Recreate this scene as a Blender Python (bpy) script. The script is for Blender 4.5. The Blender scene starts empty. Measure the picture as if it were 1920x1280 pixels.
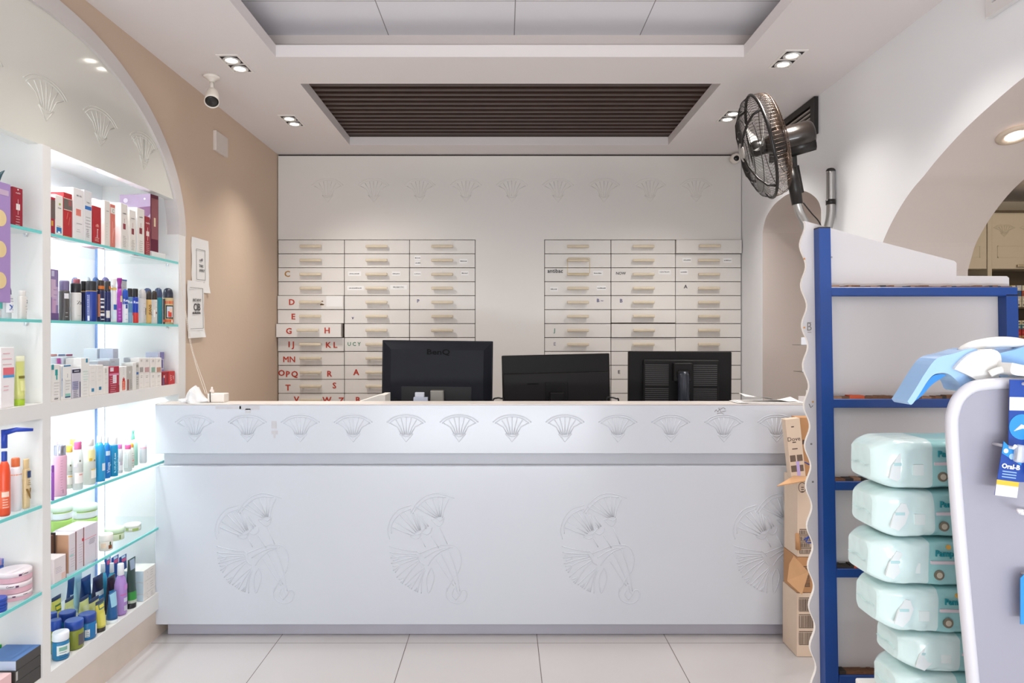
import bpy, bmesh, math, random
from mathutils import Vector, Matrix, noise
from mathutils.geometry import tessellate_polygon

random.seed(7)
R = math.radians
SC = bpy.context.scene
COL = SC.collection
FPX, CX, CY, EYE = 1280.0, 945.0, 630.0, 1.40      # focal length in pixels of the 1920x1280 frame, view axis, eye height


def P(x, y, d):
    """The place seen at pixel (x, y) when it lies at distance d down the room."""
    return Vector(((x - CX) / FPX * d, d, EYE - (y - CY) / FPX * d))


# ---------------------------------------------------------------- camera, light, exposure
cam = bpy.data.cameras.new('camera')
cam.sensor_width = 36.0
cam.lens = 24.0
cam.shift_x = 15 / 1920
cam.shift_y = -10 / 1920
cam.clip_start = 0.05
cam_o = bpy.data.objects.new('camera', cam)
cam_o.location = (0, 0, EYE)
cam_o.rotation_euler = (R(90), 0, 0)
COL.objects.link(cam_o)
SC.camera = cam_o

SC.view_settings.view_transform = 'Standard'
SC.view_settings.look = 'None'
SC.view_settings.gamma = 1.0
SC.view_settings.use_curve_mapping = False
SC.view_settings.exposure = 0.45

w = bpy.data.worlds.new('street_daylight')
SC.world = w
w.use_nodes = True
bg = w.node_tree.nodes['Background']
bg.inputs[0].default_value = (0.86, 0.93, 1.0, 1)
bg.inputs[1].default_value = 1.0


def area(name, loc, rot, sx, sy, power, col, spread=180):
    l = bpy.data.lights.new(name, 'AREA')
    l.shape = 'RECTANGLE'
    l.size, l.size_y = sx, sy
    l.energy = power
    l.color = col
    l.spread = R(spread)
    o = bpy.data.objects.new(name, l)
    o.location = loc
    o.rotation_euler = rot
    COL.objects.link(o)
    return o


# daylight that comes in through the open shop front behind the photographer
area('shop_front_daylight', (0.05, -2.55, 1.35), (R(90), 0, 0), 3.2, 2.4, 10, (0.90, 0.95, 1.0))
# upward fill light added in the opening to brighten ceiling and upper walls
area('upward_fill', (0.05, -2.45, 0.25), (R(145), 0, 0), 3.2, 0.5, 66, (0.92, 0.96, 1.0), 130)
# daylight of the side room's own shop front
area('side_room_daylight', (3.9, -2.55, 1.35), (R(90), 0, 0), 2.4, 2.2, 26, (1.0, 0.93, 0.84))


# ---------------------------------------------------------------- materials
def lin(c):
    return c / 12.92 if c <= 0.04045 else ((c + 0.055) / 1.055) ** 2.4


def rgb(h):
    if isinstance(h, str):
        h = h.lstrip('#')
        h = tuple(int(h[i:i + 2], 16) / 255 for i in (0, 2, 4))
    return tuple(lin(c) for c in h) + (1.0,)


_M = {}


def M(col, rough=0.5, metal=0.0, noise=0.05, scale=6.0, bump=0.0, bscale=60.0, emit=0.0, trans=0.0, spec=0.5, coat=0.0):
    """A procedural material: base colour broken up by a soft noise, optional bump; trans mixes in see-through."""
    key = (col, rough, metal, noise, scale, bump, bscale, emit, trans, spec, coat)
    if key in _M:
        return _M[key]
    m = bpy.data.materials.new('paint_' + str(len(_M)))
    m.use_nodes = True
    nt = m.node_tree
    b = nt.nodes['Principled BSDF']
    c = rgb(col)
    b.inputs['Roughness'].default_value = rough
    b.inputs['Metallic'].default_value = metal
    b.inputs['Specular IOR Level'].default_value = spec
    b.inputs['Coat Weight'].default_value = coat
    tc = nt.nodes.new('ShaderNodeTexCoord')
    if noise:
        nz = nt.nodes.new('ShaderNodeTexNoise')
        nz.inputs['Scale'].default_value = scale
        nz.inputs['Detail'].default_value = 3
        nt.links.new(tc.outputs['Object'], nz.inputs['Vector'])
        mx = nt.nodes.new('ShaderNodeMix')
        mx.data_type = 'RGBA'
        mx.inputs[6].default_value = tuple(max(0, v * (1 - noise)) for v in c[:3]) + (1,)
        mx.inputs[7].default_value = tuple(min(1, v * (1 + noise)) for v in c[:3]) + (1,)
        nt.links.new(nz.outputs['Fac'], mx.inputs[0])
        nt.links.new(mx.outputs[2], b.inputs['Base Color'])
    else:
        b.inputs['Base Color'].default_value = c
    if bump:
        bz = nt.nodes.new('ShaderNodeTexNoise')
        bz.inputs['Scale'].default_value = bscale
        nt.links.new(tc.outputs['Object'], bz.inputs['Vector'])
        bp = nt.nodes.new('ShaderNodeBump')
        bp.inputs['Strength'].default_value = bump
        bp.inputs['Distance'].default_value = 0.01
        nt.links.new(bz.outputs['Fac'], bp.inputs['Height'])
        nt.links.new(bp.outputs['Normal'], b.inputs['Normal'])
    if emit:
        b.inputs['Emission Color'].default_value = c
        b.inputs['Emission Strength'].default_value = emit
    if trans:
        out = nt.nodes['Material Output']
        tb = nt.nodes.new('ShaderNodeBsdfTransparent')
        tb.inputs[0].default_value = tuple(0.35 + 0.65 * v for v in c[:3]) + (1,)
        ms = nt.nodes.new('ShaderNodeMixShader')
        ms.inputs[0].default_value = trans
        nt.links.new(b.outputs[0], ms.inputs[1])
        nt.links.new(tb.outputs[0], ms.inputs[2])
        nt.links.new(ms.outputs[0], out.inputs[0])
    _M[key] = m
    return m


def grid_material(name, col, joint, pitch_x, pitch_y, ox, oy, joint_w, rough, noise=0.06):
    """Square tiles with thin joints, laid in the object's own x and y."""
    m = bpy.data.materials.new(name)
    m.use_nodes = True
    nt = m.node_tree
    b = nt.nodes['Principled BSDF']
    tc = nt.nodes.new('ShaderNodeTexCoord')
    mp = nt.nodes.new('ShaderNodeMapping')
    mp.inputs['Location'].default_value = (ox, oy, 0)
    br = nt.nodes.new('ShaderNodeTexBrick')
    br.offset = 0
    br.squash = 1
    br.inputs['Color1'].default_value = rgb(col)
    br.inputs['Color2'].default_value = tuple(v * 0.98 for v in rgb(col)[:3]) + (1,)
    br.inputs['Mortar'].default_value = rgb(joint)
    br.inputs['Scale'].default_value = 1.0
    br.inputs['Brick Width'].default_value = pitch_x
    br.inputs['Row Height'].default_value = pitch_y
    br.inputs['Mortar Size'].default_value = joint_w
    br.inputs['Mortar Smooth'].default_value = 0.0
    nt.links.new(tc.outputs['Object'], mp.inputs['Vector'])
    nt.links.new(mp.outputs['Vector'], br.inputs['Vector'])
    nz = nt.nodes.new('ShaderNodeTexNoise')
    nz.inputs['Scale'].default_value = 2.2
    nz.inputs['Detail'].default_value = 5
    nt.links.new(tc.outputs['Object'], nz.inputs['Vector'])
    hs = nt.nodes.new('ShaderNodeMix')
    hs.data_type = 'RGBA'
    hs.blend_type = 'MULTIPLY'
    hs.inputs[0].default_value = 1.0
    rp = nt.nodes.new('ShaderNodeMapRange')
    rp.inputs[3].default_value = 1 - noise
    rp.inputs[4].default_value = 1 + noise * 0.4
    nt.links.new(nz.outputs['Fac'], rp.inputs[0])
    nt.links.new(br.outputs['Color'], hs.inputs[6])
    nt.links.new(rp.outputs[0], hs.inputs[7])
    nt.links.new(hs.outputs[2], b.inputs['Base Color'])
    b.inputs['Roughness'].default_value = rough
    return m


# ---------------------------------------------------------------- mesh building
class MB:
    """Collects faces and links them as one mesh object."""

    def __init__(s):
        s.v, s.f, s.fm, s.fs, s.mats = [], [], [], [], []

    def mi(s, m):
        if m not in s.mats:
            s.mats.append(m)
        return s.mats.index(m)

    def add(s, vs, fs, m, mx=None, smooth=False):
        o = len(s.v)
        s.v += [tuple(mx @ Vector(p)) if mx else tuple(p) for p in vs]
        k = s.mi(m)
        for f in fs:
            s.f.append(tuple(i + o for i in f))
            s.fm.append(k)
            s.fs.append(smooth)
        return s

    def box(s, lo, hi, m, mx=None, bev=0.0, seg=2):
        lo, hi = [min(a, b) for a, b in zip(lo, hi)], [max(a, b) for a, b in zip(lo, hi)]
        if bev <= 0:
            x0, y0, z0 = lo
            x1, y1, z1 = hi
            vs = [(x0, y0, z0), (x1, y0, z0), (x1, y1, z0), (x0, y1, z0), (x0, y0, z1), (x1, y0, z1), (x1, y1, z1), (x0, y1, z1)]
            fs = [(0, 3, 2, 1), (4, 5, 6, 7), (0, 1, 5, 4), (1, 2, 6, 5), (2, 3, 7, 6), (3, 0, 4, 7)]
            return s.add(vs, fs, m, mx)
        bm = bmesh.new()
        bmesh.ops.create_cube(bm, size=1)
        for v in bm.verts:
            v.co = Vector([lo[i] + (v.co[i] + 0.5) * (hi[i] - lo[i]) for i in range(3)])
        bmesh.ops.bevel(bm, geom=bm.edges[:], offset=min(bev, 0.49 * min(hi[i] - lo[i] for i in range(3))), segments=seg, profile=0.5, affect='EDGES')
        bm.verts.index_update()
        s.add([v.co[:] for v in bm.verts], [[v.index for v in f.verts] for f in bm.faces], m, mx, False)
        bm.free()
        return s

    def loft(s, rings, m, closed=True, caps=True, mx=None, smooth=True):
        """Rings of equal length joined in order; m is one material or one per gap."""
        n = len(rings[0])
        ms = m if isinstance(m, list) else [m] * (len(rings) - 1)
        o = len(s.v)
        for r in rings:
            s.v += [tuple(mx @ Vector(p)) if mx else tuple(p) for p in r]
        for i in range(len(rings) - 1):
            k = s.mi(ms[i])
            for j in range(n if closed else n - 1):
                a, b = o + i * n + j, o + i * n + (j + 1) % n
                s.f.append((a, b, b + n, a + n))
                s.fm.append(k)
                s.fs.append(smooth)
        if caps:
            for base, rev, mm in ((o, True, ms[0]), (o + (len(rings) - 1) * n, False, ms[-1])):
                f = tuple(range(base, base + n))
                s.f.append(f[::-1] if rev else f)
                s.fm.append(s.mi(mm))
                s.fs.append(False)
        return s

    def lathe(s, prof, m, n=20, mx=None, sx=1.0, sy=1.0, caps=True, power=2.0):
        """Profile [(r, z), ...] about z; power > 2 squares the section off."""
        def cs(t):
            c, q = math.cos(t), math.sin(t)
            e = 2.0 / power
            return math.copysign(abs(c) ** e, c), math.copysign(abs(q) ** e, q)
        rings = []
        for r, z in prof:
            rings.append([(r * sx * cs(2 * math.pi * j / n)[0], r * sy * cs(2 * math.pi * j / n)[1], z) for j in range(n)])
        return s.loft(rings, m, True, caps, mx)

    def tube(s, pts, r, m, n=8, closed=False, mx=None, flat=None, caps=True):
        """A tube along pts; r a number or one per point; flat = (normal, factor) squashes the section along a direction."""
        pts = [Vector(p) for p in pts]
        rr = r if isinstance(r, (list, tuple)) else [r] * len(pts)
        rings = []
        up = None
        for i, p in enumerate(pts):
            if closed:
                t = pts[(i + 1) % len(pts)] - pts[i - 1]
            else:
                t = pts[min(i + 1, len(pts) - 1)] - pts[max(i - 1, 0)]
            t.normalize()
            if up is None:
                up = t.orthogonal().normalized()
            up = (up - t * up.dot(t)).normalized()
            side = t.cross(up)
            ring = []
            for j in range(n):
                a = 2 * math.pi * j / n
                d = (up * math.cos(a) + side * math.sin(a)) * rr[i]
                if flat:
                    nn = Vector(flat[0])
                    d -= nn * d.dot(nn) * (1 - flat[1])
                ring.append(p + d)
            rings.append(ring)
        if closed:
            rings.append(rings[0])
        return s.loft(rings, m, True, caps and not closed, mx)

    def prism(s, poly, t0, t1, m, to3, mside=None):
        """A 2-D outline (may be concave) pulled from t0 to t1; to3(u, v, t) places it."""
        n = len(poly)
        tri = tessellate_polygon([[Vector((u, v, 0)) for u, v in poly]])
        area2 = sum(poly[i][0] * poly[(i + 1) % n][1] - poly[(i + 1) % n][0] * poly[i][1] for i in range(n))
        a = [to3(u, v, t0) for u, v in poly]
        b = [to3(u, v, t1) for u, v in poly]
        s.add(a + b, [tuple(t) for t in tri] + [tuple(i + n for i in t[::-1]) for t in tri], m)
        s.add(a + b, [(i, (i + 1) % n, (i + 1) % n + n, i + n) for i in range(n)], mside or m)
        return s

    def quad(s, a, b, c, d, m):
        return s.add([a, b, c, d], [(0, 1, 2, 3)], m)

    def text(s, body, size, m, mx, extrude=0.0006, bold=0.0, align='CENTER', wrap=None, stretch=1.0):
        """Lettering as geometry: text x -> mx x, text y -> mx y; wrap = radius bends it round a z axis."""
        vs, fs = glyphs(body, extrude / size, bold, align)
        pts = []
        for x, y, z in vs:
            x, y, z = x * size * stretch, y * size, z * size
            if wrap:
                a = x / wrap
                pts.append(((wrap + z) * math.cos(a), (wrap + z) * math.sin(a), y))
            else:
                pts.append((x, y, z))
        return s.add(pts, fs, m, mx)

    def build(s, name, parent=None, loc=None, rot=None, fix=True):
        me = bpy.data.meshes.new(name)
        me.from_pydata(s.v, [], s.f)
        for m in s.mats:
            me.materials.append(m)
        me.polygons.foreach_set('material_index', s.fm)
        me.polygons.foreach_set('use_smooth', s.fs)
        me.update()
        if fix:
            bm = bmesh.new()
            bm.from_mesh(me)
            bmesh.ops.recalc_face_normals(bm, faces=bm.faces[:])
            bm.to_mesh(me)
            bm.free()
        o = bpy.data.objects.new(name, me)
        COL.objects.link(o)
        if parent:
            o.parent = parent
        if loc is not None:
            o.location = loc
        if rot is not None:
            o.rotation_euler = rot
        return o


_G = {}


def glyphs(body, extrude, bold, align):
    key = (body, round(extrude, 4), bold, align)
    if key not in _G:
        cu = bpy.data.curves.new('lettering', 'FONT')
        cu.body = body
        cu.size = 1
        cu.resolution_u = 2
        cu.extrude = extrude
        cu.offset = bold
        cu.align_x = align
        cu.align_y = 'CENTER'
        o = bpy.data.objects.new('lettering', cu)
        me = o.to_mesh()
        _G[key] = ([tuple(v.co) for v in me.vertices], [tuple(p.vertices) for p in me.polygons])
        o.to_mesh_clear()
        bpy.data.objects.remove(o)
        bpy.data.curves.remove(cu)
    return _G[key]


def tag(o, label=None, cat=None, group=None, kind=None):
    for k, v in (('label', label), ('category', cat), ('group', group), ('kind', kind)):
        if v:
            o[k] = v
    return o


def empty(name, loc, label, cat, group=None, rot=None):
    o = bpy.data.objects.new(name, None)
    o.location = loc
    if rot:
        o.rotation_euler = rot
    o.empty_display_size = 0.05
    COL.objects.link(o)
    return tag(o, label, cat, group)


def copy_tree(o, parent=None):
    c = o.copy()
    COL.objects.link(c)
    if parent:
        c.parent = parent
    for ch in [x for x in COL.objects if x.parent == o]:
        copy_tree(ch, c)
    return c


def struct(o):
    o['kind'] = 'structure'
    return o


def spline(pts, n=6):
    """A smooth run through pts (Catmull-Rom), any dimension."""
    pts = [Vector(p) for p in pts]
    out = []
    for i in range(len(pts) - 1):
        p0, p1, p2, p3 = pts[max(i - 1, 0)], pts[i], pts[i + 1], pts[min(i + 2, len(pts) - 1)]
        for k in range(n):
            t = k / n
            out.append(0.5 * ((2 * p1) + (p2 - p0) * t + (2 * p0 - 5 * p1 + 4 * p2 - p3) * t * t + (3 * p1 - p0 - 3 * p2 + p3) * t ** 3))
    out.append(pts[-1])
    return out


TX = Matrix(((1, 0, 0, 0), (0, 0, -1, 0), (0, 1, 0, 0), (0, 0, 0, 1)))      # lettering on a face that looks to -Y
TL = Matrix(((0, 0, 1, 0), (1, 0, 0, 0), (0, 1, 0, 0), (0, 0, 0, 1)))       # lettering on a face that looks to +X


def at(loc, base=None):
    return Matrix.Translation(loc) @ base if base is not None else Matrix.Translation(loc)

# ---------------------------------------------------------------- the room
CEIL = 2.70
WHITE = M('#e9e6e4', 0.55, noise=0.015, scale=2)
WALL_R = M('#eff0f3', 0.75, noise=0.02, scale=1.5, bump=0.03, bscale=90)
WALL_L = M('#d2baa4', 0.75, noise=0.05, scale=1.3, bump=0.06, bscale=40)
CEILM = M('#e3dcda', 0.8, noise=0.015, scale=1.5)
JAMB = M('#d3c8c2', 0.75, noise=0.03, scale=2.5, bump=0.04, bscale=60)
LAM = M('#cfd4dd', 0.22, noise=0.01, scale=3)                # white lacquer of the counter
CREAM = M('#e2ddd8', 0.3, noise=0.012, scale=3)             # lacquer of the drawer wall

# floor
tile = grid_material('floor_tiles', '#c5c1c1', '#5d5048', 0.597, 0.597, 0.0, 0.0, 0.0016, 0.28, 0.08)
fl = MB().box((-3, -6.2, -0.05), (3.2, 3.9, 0.0), tile).build('floor')
fl.location = (0.1536, 3.116, 0)                            # a joint crosses under the counter front
struct(fl)
f2 = MB().box((3.3536, -3.1, -0.06), (6.4, 7.2, -0.001), M('#d2c6bb', 0.4)).build('floor_side_room')
struct(f2)

# ceiling slab with the two openings, the upper ceiling in the tray, the beam between
c = MB()
TX0, TX1, TY0, TY1 = -1.063, 1.118, 0.70, 3.18              # tray opening
SX0, SX1, SY0, SY1 = -1.05, 1.117, 3.518, 4.648             # slatted opening
T = 0.056
for lo, hi in (((-2.2, -2.8), (TX0, 7.0)), ((TX1, -2.8), (6.4, 7.0)), ((TX0, -2.8), (TX1, TY0)), ((TX0, TY1), (TX1, SY0)), ((TX0, SY1), (TX1, 7.0))):
    c.box((lo[0], lo[1], CEIL), (hi[0], hi[1], CEIL + T), CEILM)
c.box((TX0, SY0, CEIL), (SX0, SY1, CEIL + T), CEILM)
struct(c.build('ceiling'))
tray = grid_material('tray_boards', '#e8e6ea', '#8d898a', 0.615, 3.0, 0.565 - 0.615, 0.0, 0.0022, 0.7, 0.02)
struct(MB().box((-1.5, 0.4, 2.872), (1.55, 3.36, 2.90), tray).build('ceiling_tray'))
c = MB()
c.box((-1.5, 3.34, CEIL + T), (1.55, 3.50, 2.872), JAMB)
c.box((-1.52, 0.4, CEIL + T), (-1.40, 3.34, 2.872), CEILM)
c.box((1.42, 0.4, CEIL + T), (1.55, 3.34, 2.872), CEILM)
struct(c.build('trim_1'))

# slatted timber panel over the second opening
WOOD = M('#3d2a22', 0.4, noise=0.35, scale=9)
g = empty('slatted_ceiling_panel', (0.03, 4.08, CEIL + T), 'dark brown slatted timber panel set in the ceiling opening above the drawers', 'ceiling panel')
n = 15
sl = MB()
for i in range(n):
    y = SY0 - 4.08 + 0.03 + (SY1 - SY0 - 0.10) * i / (n - 1)
    sl.box((-1.16, y - 0.017, 0.0), (1.16, y + 0.017, 0.034), WOOD, bev=0.003, seg=1)
sl.build('slats', g)
MB().box((-1.2, -0.66, 0.036), (1.2, 0.66, 0.05), M('#17110f', 0.7, noise=0.1)).build('backing_board', g)
MB().box((-1.2, 0.5675, 0.0), (1.2, 0.60, 0.036), M('#54473f', 0.6)).build('end_rail', g)


# walls with arched openings: outline in (y, z), pulled through the wall thickness
def wall(poly, x0, x1, m, mside, name):
    return struct(MB().prism(poly, x0, x1, m, lambda u, v, t: (t, u, v), mside).build(name))


WR = 1.70
big = [(3.12, 0), (3.12, 1.70)] + [(y, EYE + z) for y, z in ((3.095, .36), (3.065, .419), (3.0, .492), (2.921, .559), (2.84, .612), (2.765, .648), (2.67, .698), (2.527, .760), (2.378, .808), (2.232, .846), (2.09, .866), (1.95, .872))]
small_h = [(4.487, .677), (4.47, .72), (4.43, .768), (4.37, .80), (4.29, .828), (4.20, .842), (4.098, .85), (3.98, .842), (3.89, .828), (3.80, .797), (3.72, .752), (3.68, .715), (3.66, .677)]
big = [big[0], big[1]] + [(p.x, p.y) for p in spline(big[2:], 4)]
near = [(2 * 1.95 - y, z) for y, z in big[:-1]]             # near half of the big arch, from the floor up
small_h = [(p.x, p.y) for p in spline(small_h, 3)]
poly = [(-2.8, 0)] + near + [big[-1]] + big[-2::-1]
poly += [(3.66, 0)] + [(y, EYE + z) for y, z in reversed(small_h)] + [(4.487, 0), (5.2, 0), (5.2, CEIL), (-2.8, CEIL)]
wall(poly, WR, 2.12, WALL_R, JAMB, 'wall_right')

# left wall, with the arched recess of the lit shelving
AC, AA = 2.40, 1.04
arch_l = [(AC + AA, 0), (AC + AA, EYE + .5)]
for i in range(1, 24):
    t = math.pi * i / 24
    arch_l.append((AC + AA * math.cos(t), EYE + .5 + .715 * math.sin(t)))
arch_l += [(AC - AA, EYE + .5), (AC - AA, 0)]
poly = [(-2.8, 0)] + arch_l[::-1] + [(5.2, 0), (5.2, CEIL), (-2.8, CEIL)]
wall(poly, -2.12, -1.62, WALL_L, WALL_L, 'wall_left')
struct(MB().box((-2.2, -2.8, 0), (-2.12, 5.3, CEIL), WALL_L).build('wall_left_backing'))
struct(MB().box((-2.2, 5.2, 0), (2.2, 5.35, CEIL), WALL_R).build('wall_back'))

# shop front behind the camera: piers and a lintel round the open front
c = MB()
c.box((-2.2, -2.8, 0), (-1.6, -2.65, CEIL), WALL_R)
c.box((1.7, -2.8, 0), (2.6, -2.65, CEIL), WALL_R)
c.box((5.2, -2.8, 0), (6.4, -2.65, CEIL), WALL_R)
c.box((-1.6, -2.8, 2.56), (1.7, -2.65, CEIL), WALL_R)
c.box((2.6, -2.8, 2.56), (5.2, -2.65, CEIL), WALL_R)
struct(c.build('wall_front'))
# side room
SIDE = M('#d6c9b6', 0.75, noise=0.04, scale=2)
struct(MB().box((6.3, -2.8, 0), (6.4, 7.0, CEIL), SIDE).build('wall_side_room_end'))
struct(MB().box((2.2, 6.6, 0), (6.3, 6.7, CEIL), SIDE).build('wall_side_room_back'))
struct(MB().box((2.12, 5.35, 0), (2.2, 6.7, CEIL), SIDE).build('wall_side_room_corner'))

# ---------------------------------------------------------------- lotus carvings (raised strokes on a face looking to -Y)
def fan_strokes():
    """The small lotus: unit width, centred."""
    st = []
    arc = [(-.5, .22), (-.36, .38), (-.18, .475), (0, .5), (.18, .475), (.36, .38), (.5, .22)]
    st.append(spline([(x, y, 0) for x, y in arc], 3))
    st.append(spline([(x * .88, y * .90 - .02, 0) for x, y in arc], 3))
    for k in range(7):
        a = -1 + k / 3
        st.append([(a * .40, .40 - .22 * a * a, 0), (a * .23, .05, 0), (a * .115, -.24, 0)])
    st.append([(-.17, -.20, 0), (-.09, -.34, 0), (0, -.5, 0), (.09, -.34, 0), (.17, -.20, 0)])
    st.append([(-.15, -.21, 0), (-.07, -.28, 0), (0, -.31, 0), (.07, -.28, 0), (.15, -.21, 0)])
    return st


def carve(mb, strokes, wd, ht, r, m, mx):
    for s in strokes:
        mb.tube([mx @ Vector((p[0] * wd, p[1] * ht, 0)) for p in s], r, m, n=6, flat=((mx.to_3x3() @ Vector((0, 0, 1))).normalized(), 0.75))
    return mb


FAN = fan_strokes()

# ---------------------------------------------------------------- lit shelving in the arched recess
XF, XB = -1.60, -1.975                                      # front and back of the shelving
YA, YM0, YM1, YZ0, YZ1 = 1.37, 2.367, 2.41, 3.357, 3.43     # near end, divider, far stile
SHELF = M('#e8e6e3', 0.35, noise=0.01)
HEAD = M('#e0ded5', 0.12, noise=0.012, scale=2, coat=0.3)
BACKP = M('#eef2f5', 0.25, noise=0.01)
GEDGE = M('#79d9d6', 0.25, noise=0.04, trans=0.1)
GLASS = M('#fbfffe', 0.03, noise=0.0, trans=0.955)
LED = M('#eaf4ff', 0.5, noise=0.0, emit=2.2)
ALU = M('#8ba8dc', 0.3, metal=0.2, noise=0.03)
su = empty('lit_wall_shelving', (XF, 2.40, 0), 'white built-in shelving with lit bays and a carved arched header along the beige wall', 'shelving')


def sub(o, parent, base):
    """Parent o under parent while its mesh stays written in room coordinates."""
    o.parent = parent
    o.location = -Vector(base)
    return o


SB = (XF, 2.40, 0)
STRIP = 4.2
ZTOP, ZMID, ZMB, ZDECK, ZDB = 2.066, 1.167, 1.115, 0.215, 0.137
ZG = {'A': 1.764, 'B': 1.457, 'C': 0.815, 'D': 0.515}       # tops of the glass shelves
c = MB()
c.box((XB - .02, YA, ZDB), (XB, YZ1, ZTOP + .09), BACKP)
c.box((XB, YA, ZTOP + .07), (XF - .05, YZ1, ZTOP + .09), SHELF)
c.box((XB, YM0, ZTOP), (XF - .05, YM1, ZTOP + .07), SHELF)
c.box((XB, YZ0, ZTOP), (XF - .05, YZ1, ZTOP + .07), SHELF)
for y0, y1 in ((YA - .06, YA), (YM0, YM1), (YZ0, YZ1)):
    c.box((XB - .02 if y0 != YM0 else XB, y0, ZDB), (XF, y1, ZTOP if y0 == YM0 else EYE + .5), SHELF)
for y0, y1 in ((YA - .03, YA), (YZ0, YZ0 + .04)):
    c.box((XB, y0, EYE + .5), (XF - .06, y1, ZTOP), SHELF)
for y0, y1 in ((YA, YM0), (YM1, YZ0)):
    c.box((XB, y0, ZMB), (XF, y1, ZMID), SHELF)
    c.box((XB, y0, ZDB), (XF, y1, ZDECK), SHELF)
sub(c.build('carcass'), su, SB)
# arched header panel and its raised rim
hz = lambda t, k: (AC + (AA - k) * math.cos(t), EYE + .5 + (.715 - k) * math.sin(t))
arc = [hz(math.pi * i / 40, .005) for i in range(41)]
top = [p for p in arc if p[1] > ZTOP]
t0 = math.asin((ZTOP - EYE - .5) / .71)
arc = [hz(t0 + (math.pi - 2 * t0) * i / 40, .005) for i in range(41)]
sub(MB().prism(arc, XF - .05, XF - .012, HEAD, lambda u, v, t: (t, u, v)).build('header_panel'), su, SB)
rim = [hz(math.pi * i / 48, .005) for i in range(49)] + [hz(math.pi * i / 48, .075) for i in range(49)][::-1]
sub(MB().prism(rim, XF - .06, XF, M('#d3ccc9', 0.4, noise=0.02), lambda u, v, t: (t, u, v)).build('arch_rim'), su, SB)
for k in range(-3, 3):
    y = 2.73 + .326 * k
    if y > 3.2 or y < 1.5:
        continue
    mb = carve(MB(), FAN, .235, .15, .0030, HEAD, at((XF - .0125, y, EYE + .833), TL))
    sub(mb.build('lotus_carving'), su, SB)
y = 2.73 + .326
sub(carve(MB(), FAN, .20, .15, .0030, HEAD, at((XF - .0125, y, EYE + .82), TL)).build('lotus_carving'), su, SB)
WOODG = M('#dccdbf', 0.6, noise=0.25, scale=3)
sub(MB().box((XB, YA - .06, 0), (XF - .012, YZ1, ZDB), WOODG).build('plinth'), su, SB)
for y0, y1 in ((YA, YM0), (YM1, YZ0)):
    for kk, z in ZG.items():
        g = MB().box((XB + .06, y0 + .004, z - .010), (XF - .006, y1 - .004, z), GLASS)
        g.box((XF - .006, y0 + .004, z - .010), (XF, y1 - .004, z), GEDGE)
        g = sub(g.build('glass_shelf'), su, SB)
        for yy in (y0 + .012, y1 - .012):
            p = MB()
            p.lathe([(.001, -.012), (.006, -.011), (.007, 0)], M('#d8dde0', 0.3, metal=0.5), n=10, mx=at((XF - .05, yy, z - .0102)))
            p.build('shelf_pin', g)
    # light channel in the far back corner
    l = MB().box((XB + .001, y1 - .052, ZDECK + .01), (XB + .012, y1 - .006, ZTOP - .02), LED)
    l.box((XB + .001, y1 - .062, ZDECK + .01), (XB + .010, y1 - .054, ZTOP - .02), ALU)
    l.box((XB + .001, y1 - .005, ZDECK + .01), (XB + .012, y1 - .001, ZTOP - .02), ALU)
    sub(l.build('light_channel'), su, SB)
    # tubes behind the near stile and under the header and the thick shelf wash the bay
    lamps = [((XF - .03, y0 + .008, (za + zb) / 2), (R(90), 0, R(38)), .012, zb - za, STRIP * (.02 if y0 < 2 else .035)) for za, zb in ((ZDECK + .02, ZMB - .02), (ZMID + .02, ZTOP - .02))]
    lamps += [((XF - .06, (y0 + y1) / 2 - sh, zz), (0, R(24), 0), .014, y1 - y0 - .06 - 2 * sh, STRIP * k_ * (.25 if y0 < 2 else 1.0)) for zz, k_, sh in ((ZTOP + .034, 1.1, .17), (ZMB - .004, .72, 0))]
    for loc, rot, sx, sy, pw in lamps:
        a = area('shelf_tube_light', loc, rot, sx, sy, pw, (.88, .95, 1.0), 130)
        a.parent = su
        a.location = Vector(loc) - Vector(SB)

# ---------------------------------------------------------------- drawer wall behind the counter
DY = 4.88
PXB = FPX / DY                                              # pixels per metre on that plane
bx = lambda x: (x - CX) / PXB
bz = lambda y: EYE - (y - CY) / PXB
WB = (0.03, 5.19, 0)
pn = empty('wall_cladding', WB, 'pale lacquered wall cladding with a row of lotus carvings above the drawers', 'wall cladding')
cl = MB()
ZD = bz(449.5)
cl.box((bx(521.5), DY, ZD + .002), (bx(1389.6), 5.19, CEIL - .012), CREAM)
cl.box((bx(891.5), DY, 0), (bx(1020.5), 5.19, ZD + .002), CREAM)
sub(cl.build('panel'), pn, WB)
for k in range(9):
    x = 614 + 86.4 * k
    mb = carve(MB(), FAN, .225, .17, .0022, CREAM, at((bx(x), DY, bz(357)), TX))
    sub(mb.build('lotus_carving'), pn, WB)
sub(MB().box((bx(521.5), DY + .012, CEIL - .0115), (bx(1389.6), 5.19, CEIL - .001), M('#2c2521', 0.8)).build('shadow_gap'), pn, WB)

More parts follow.
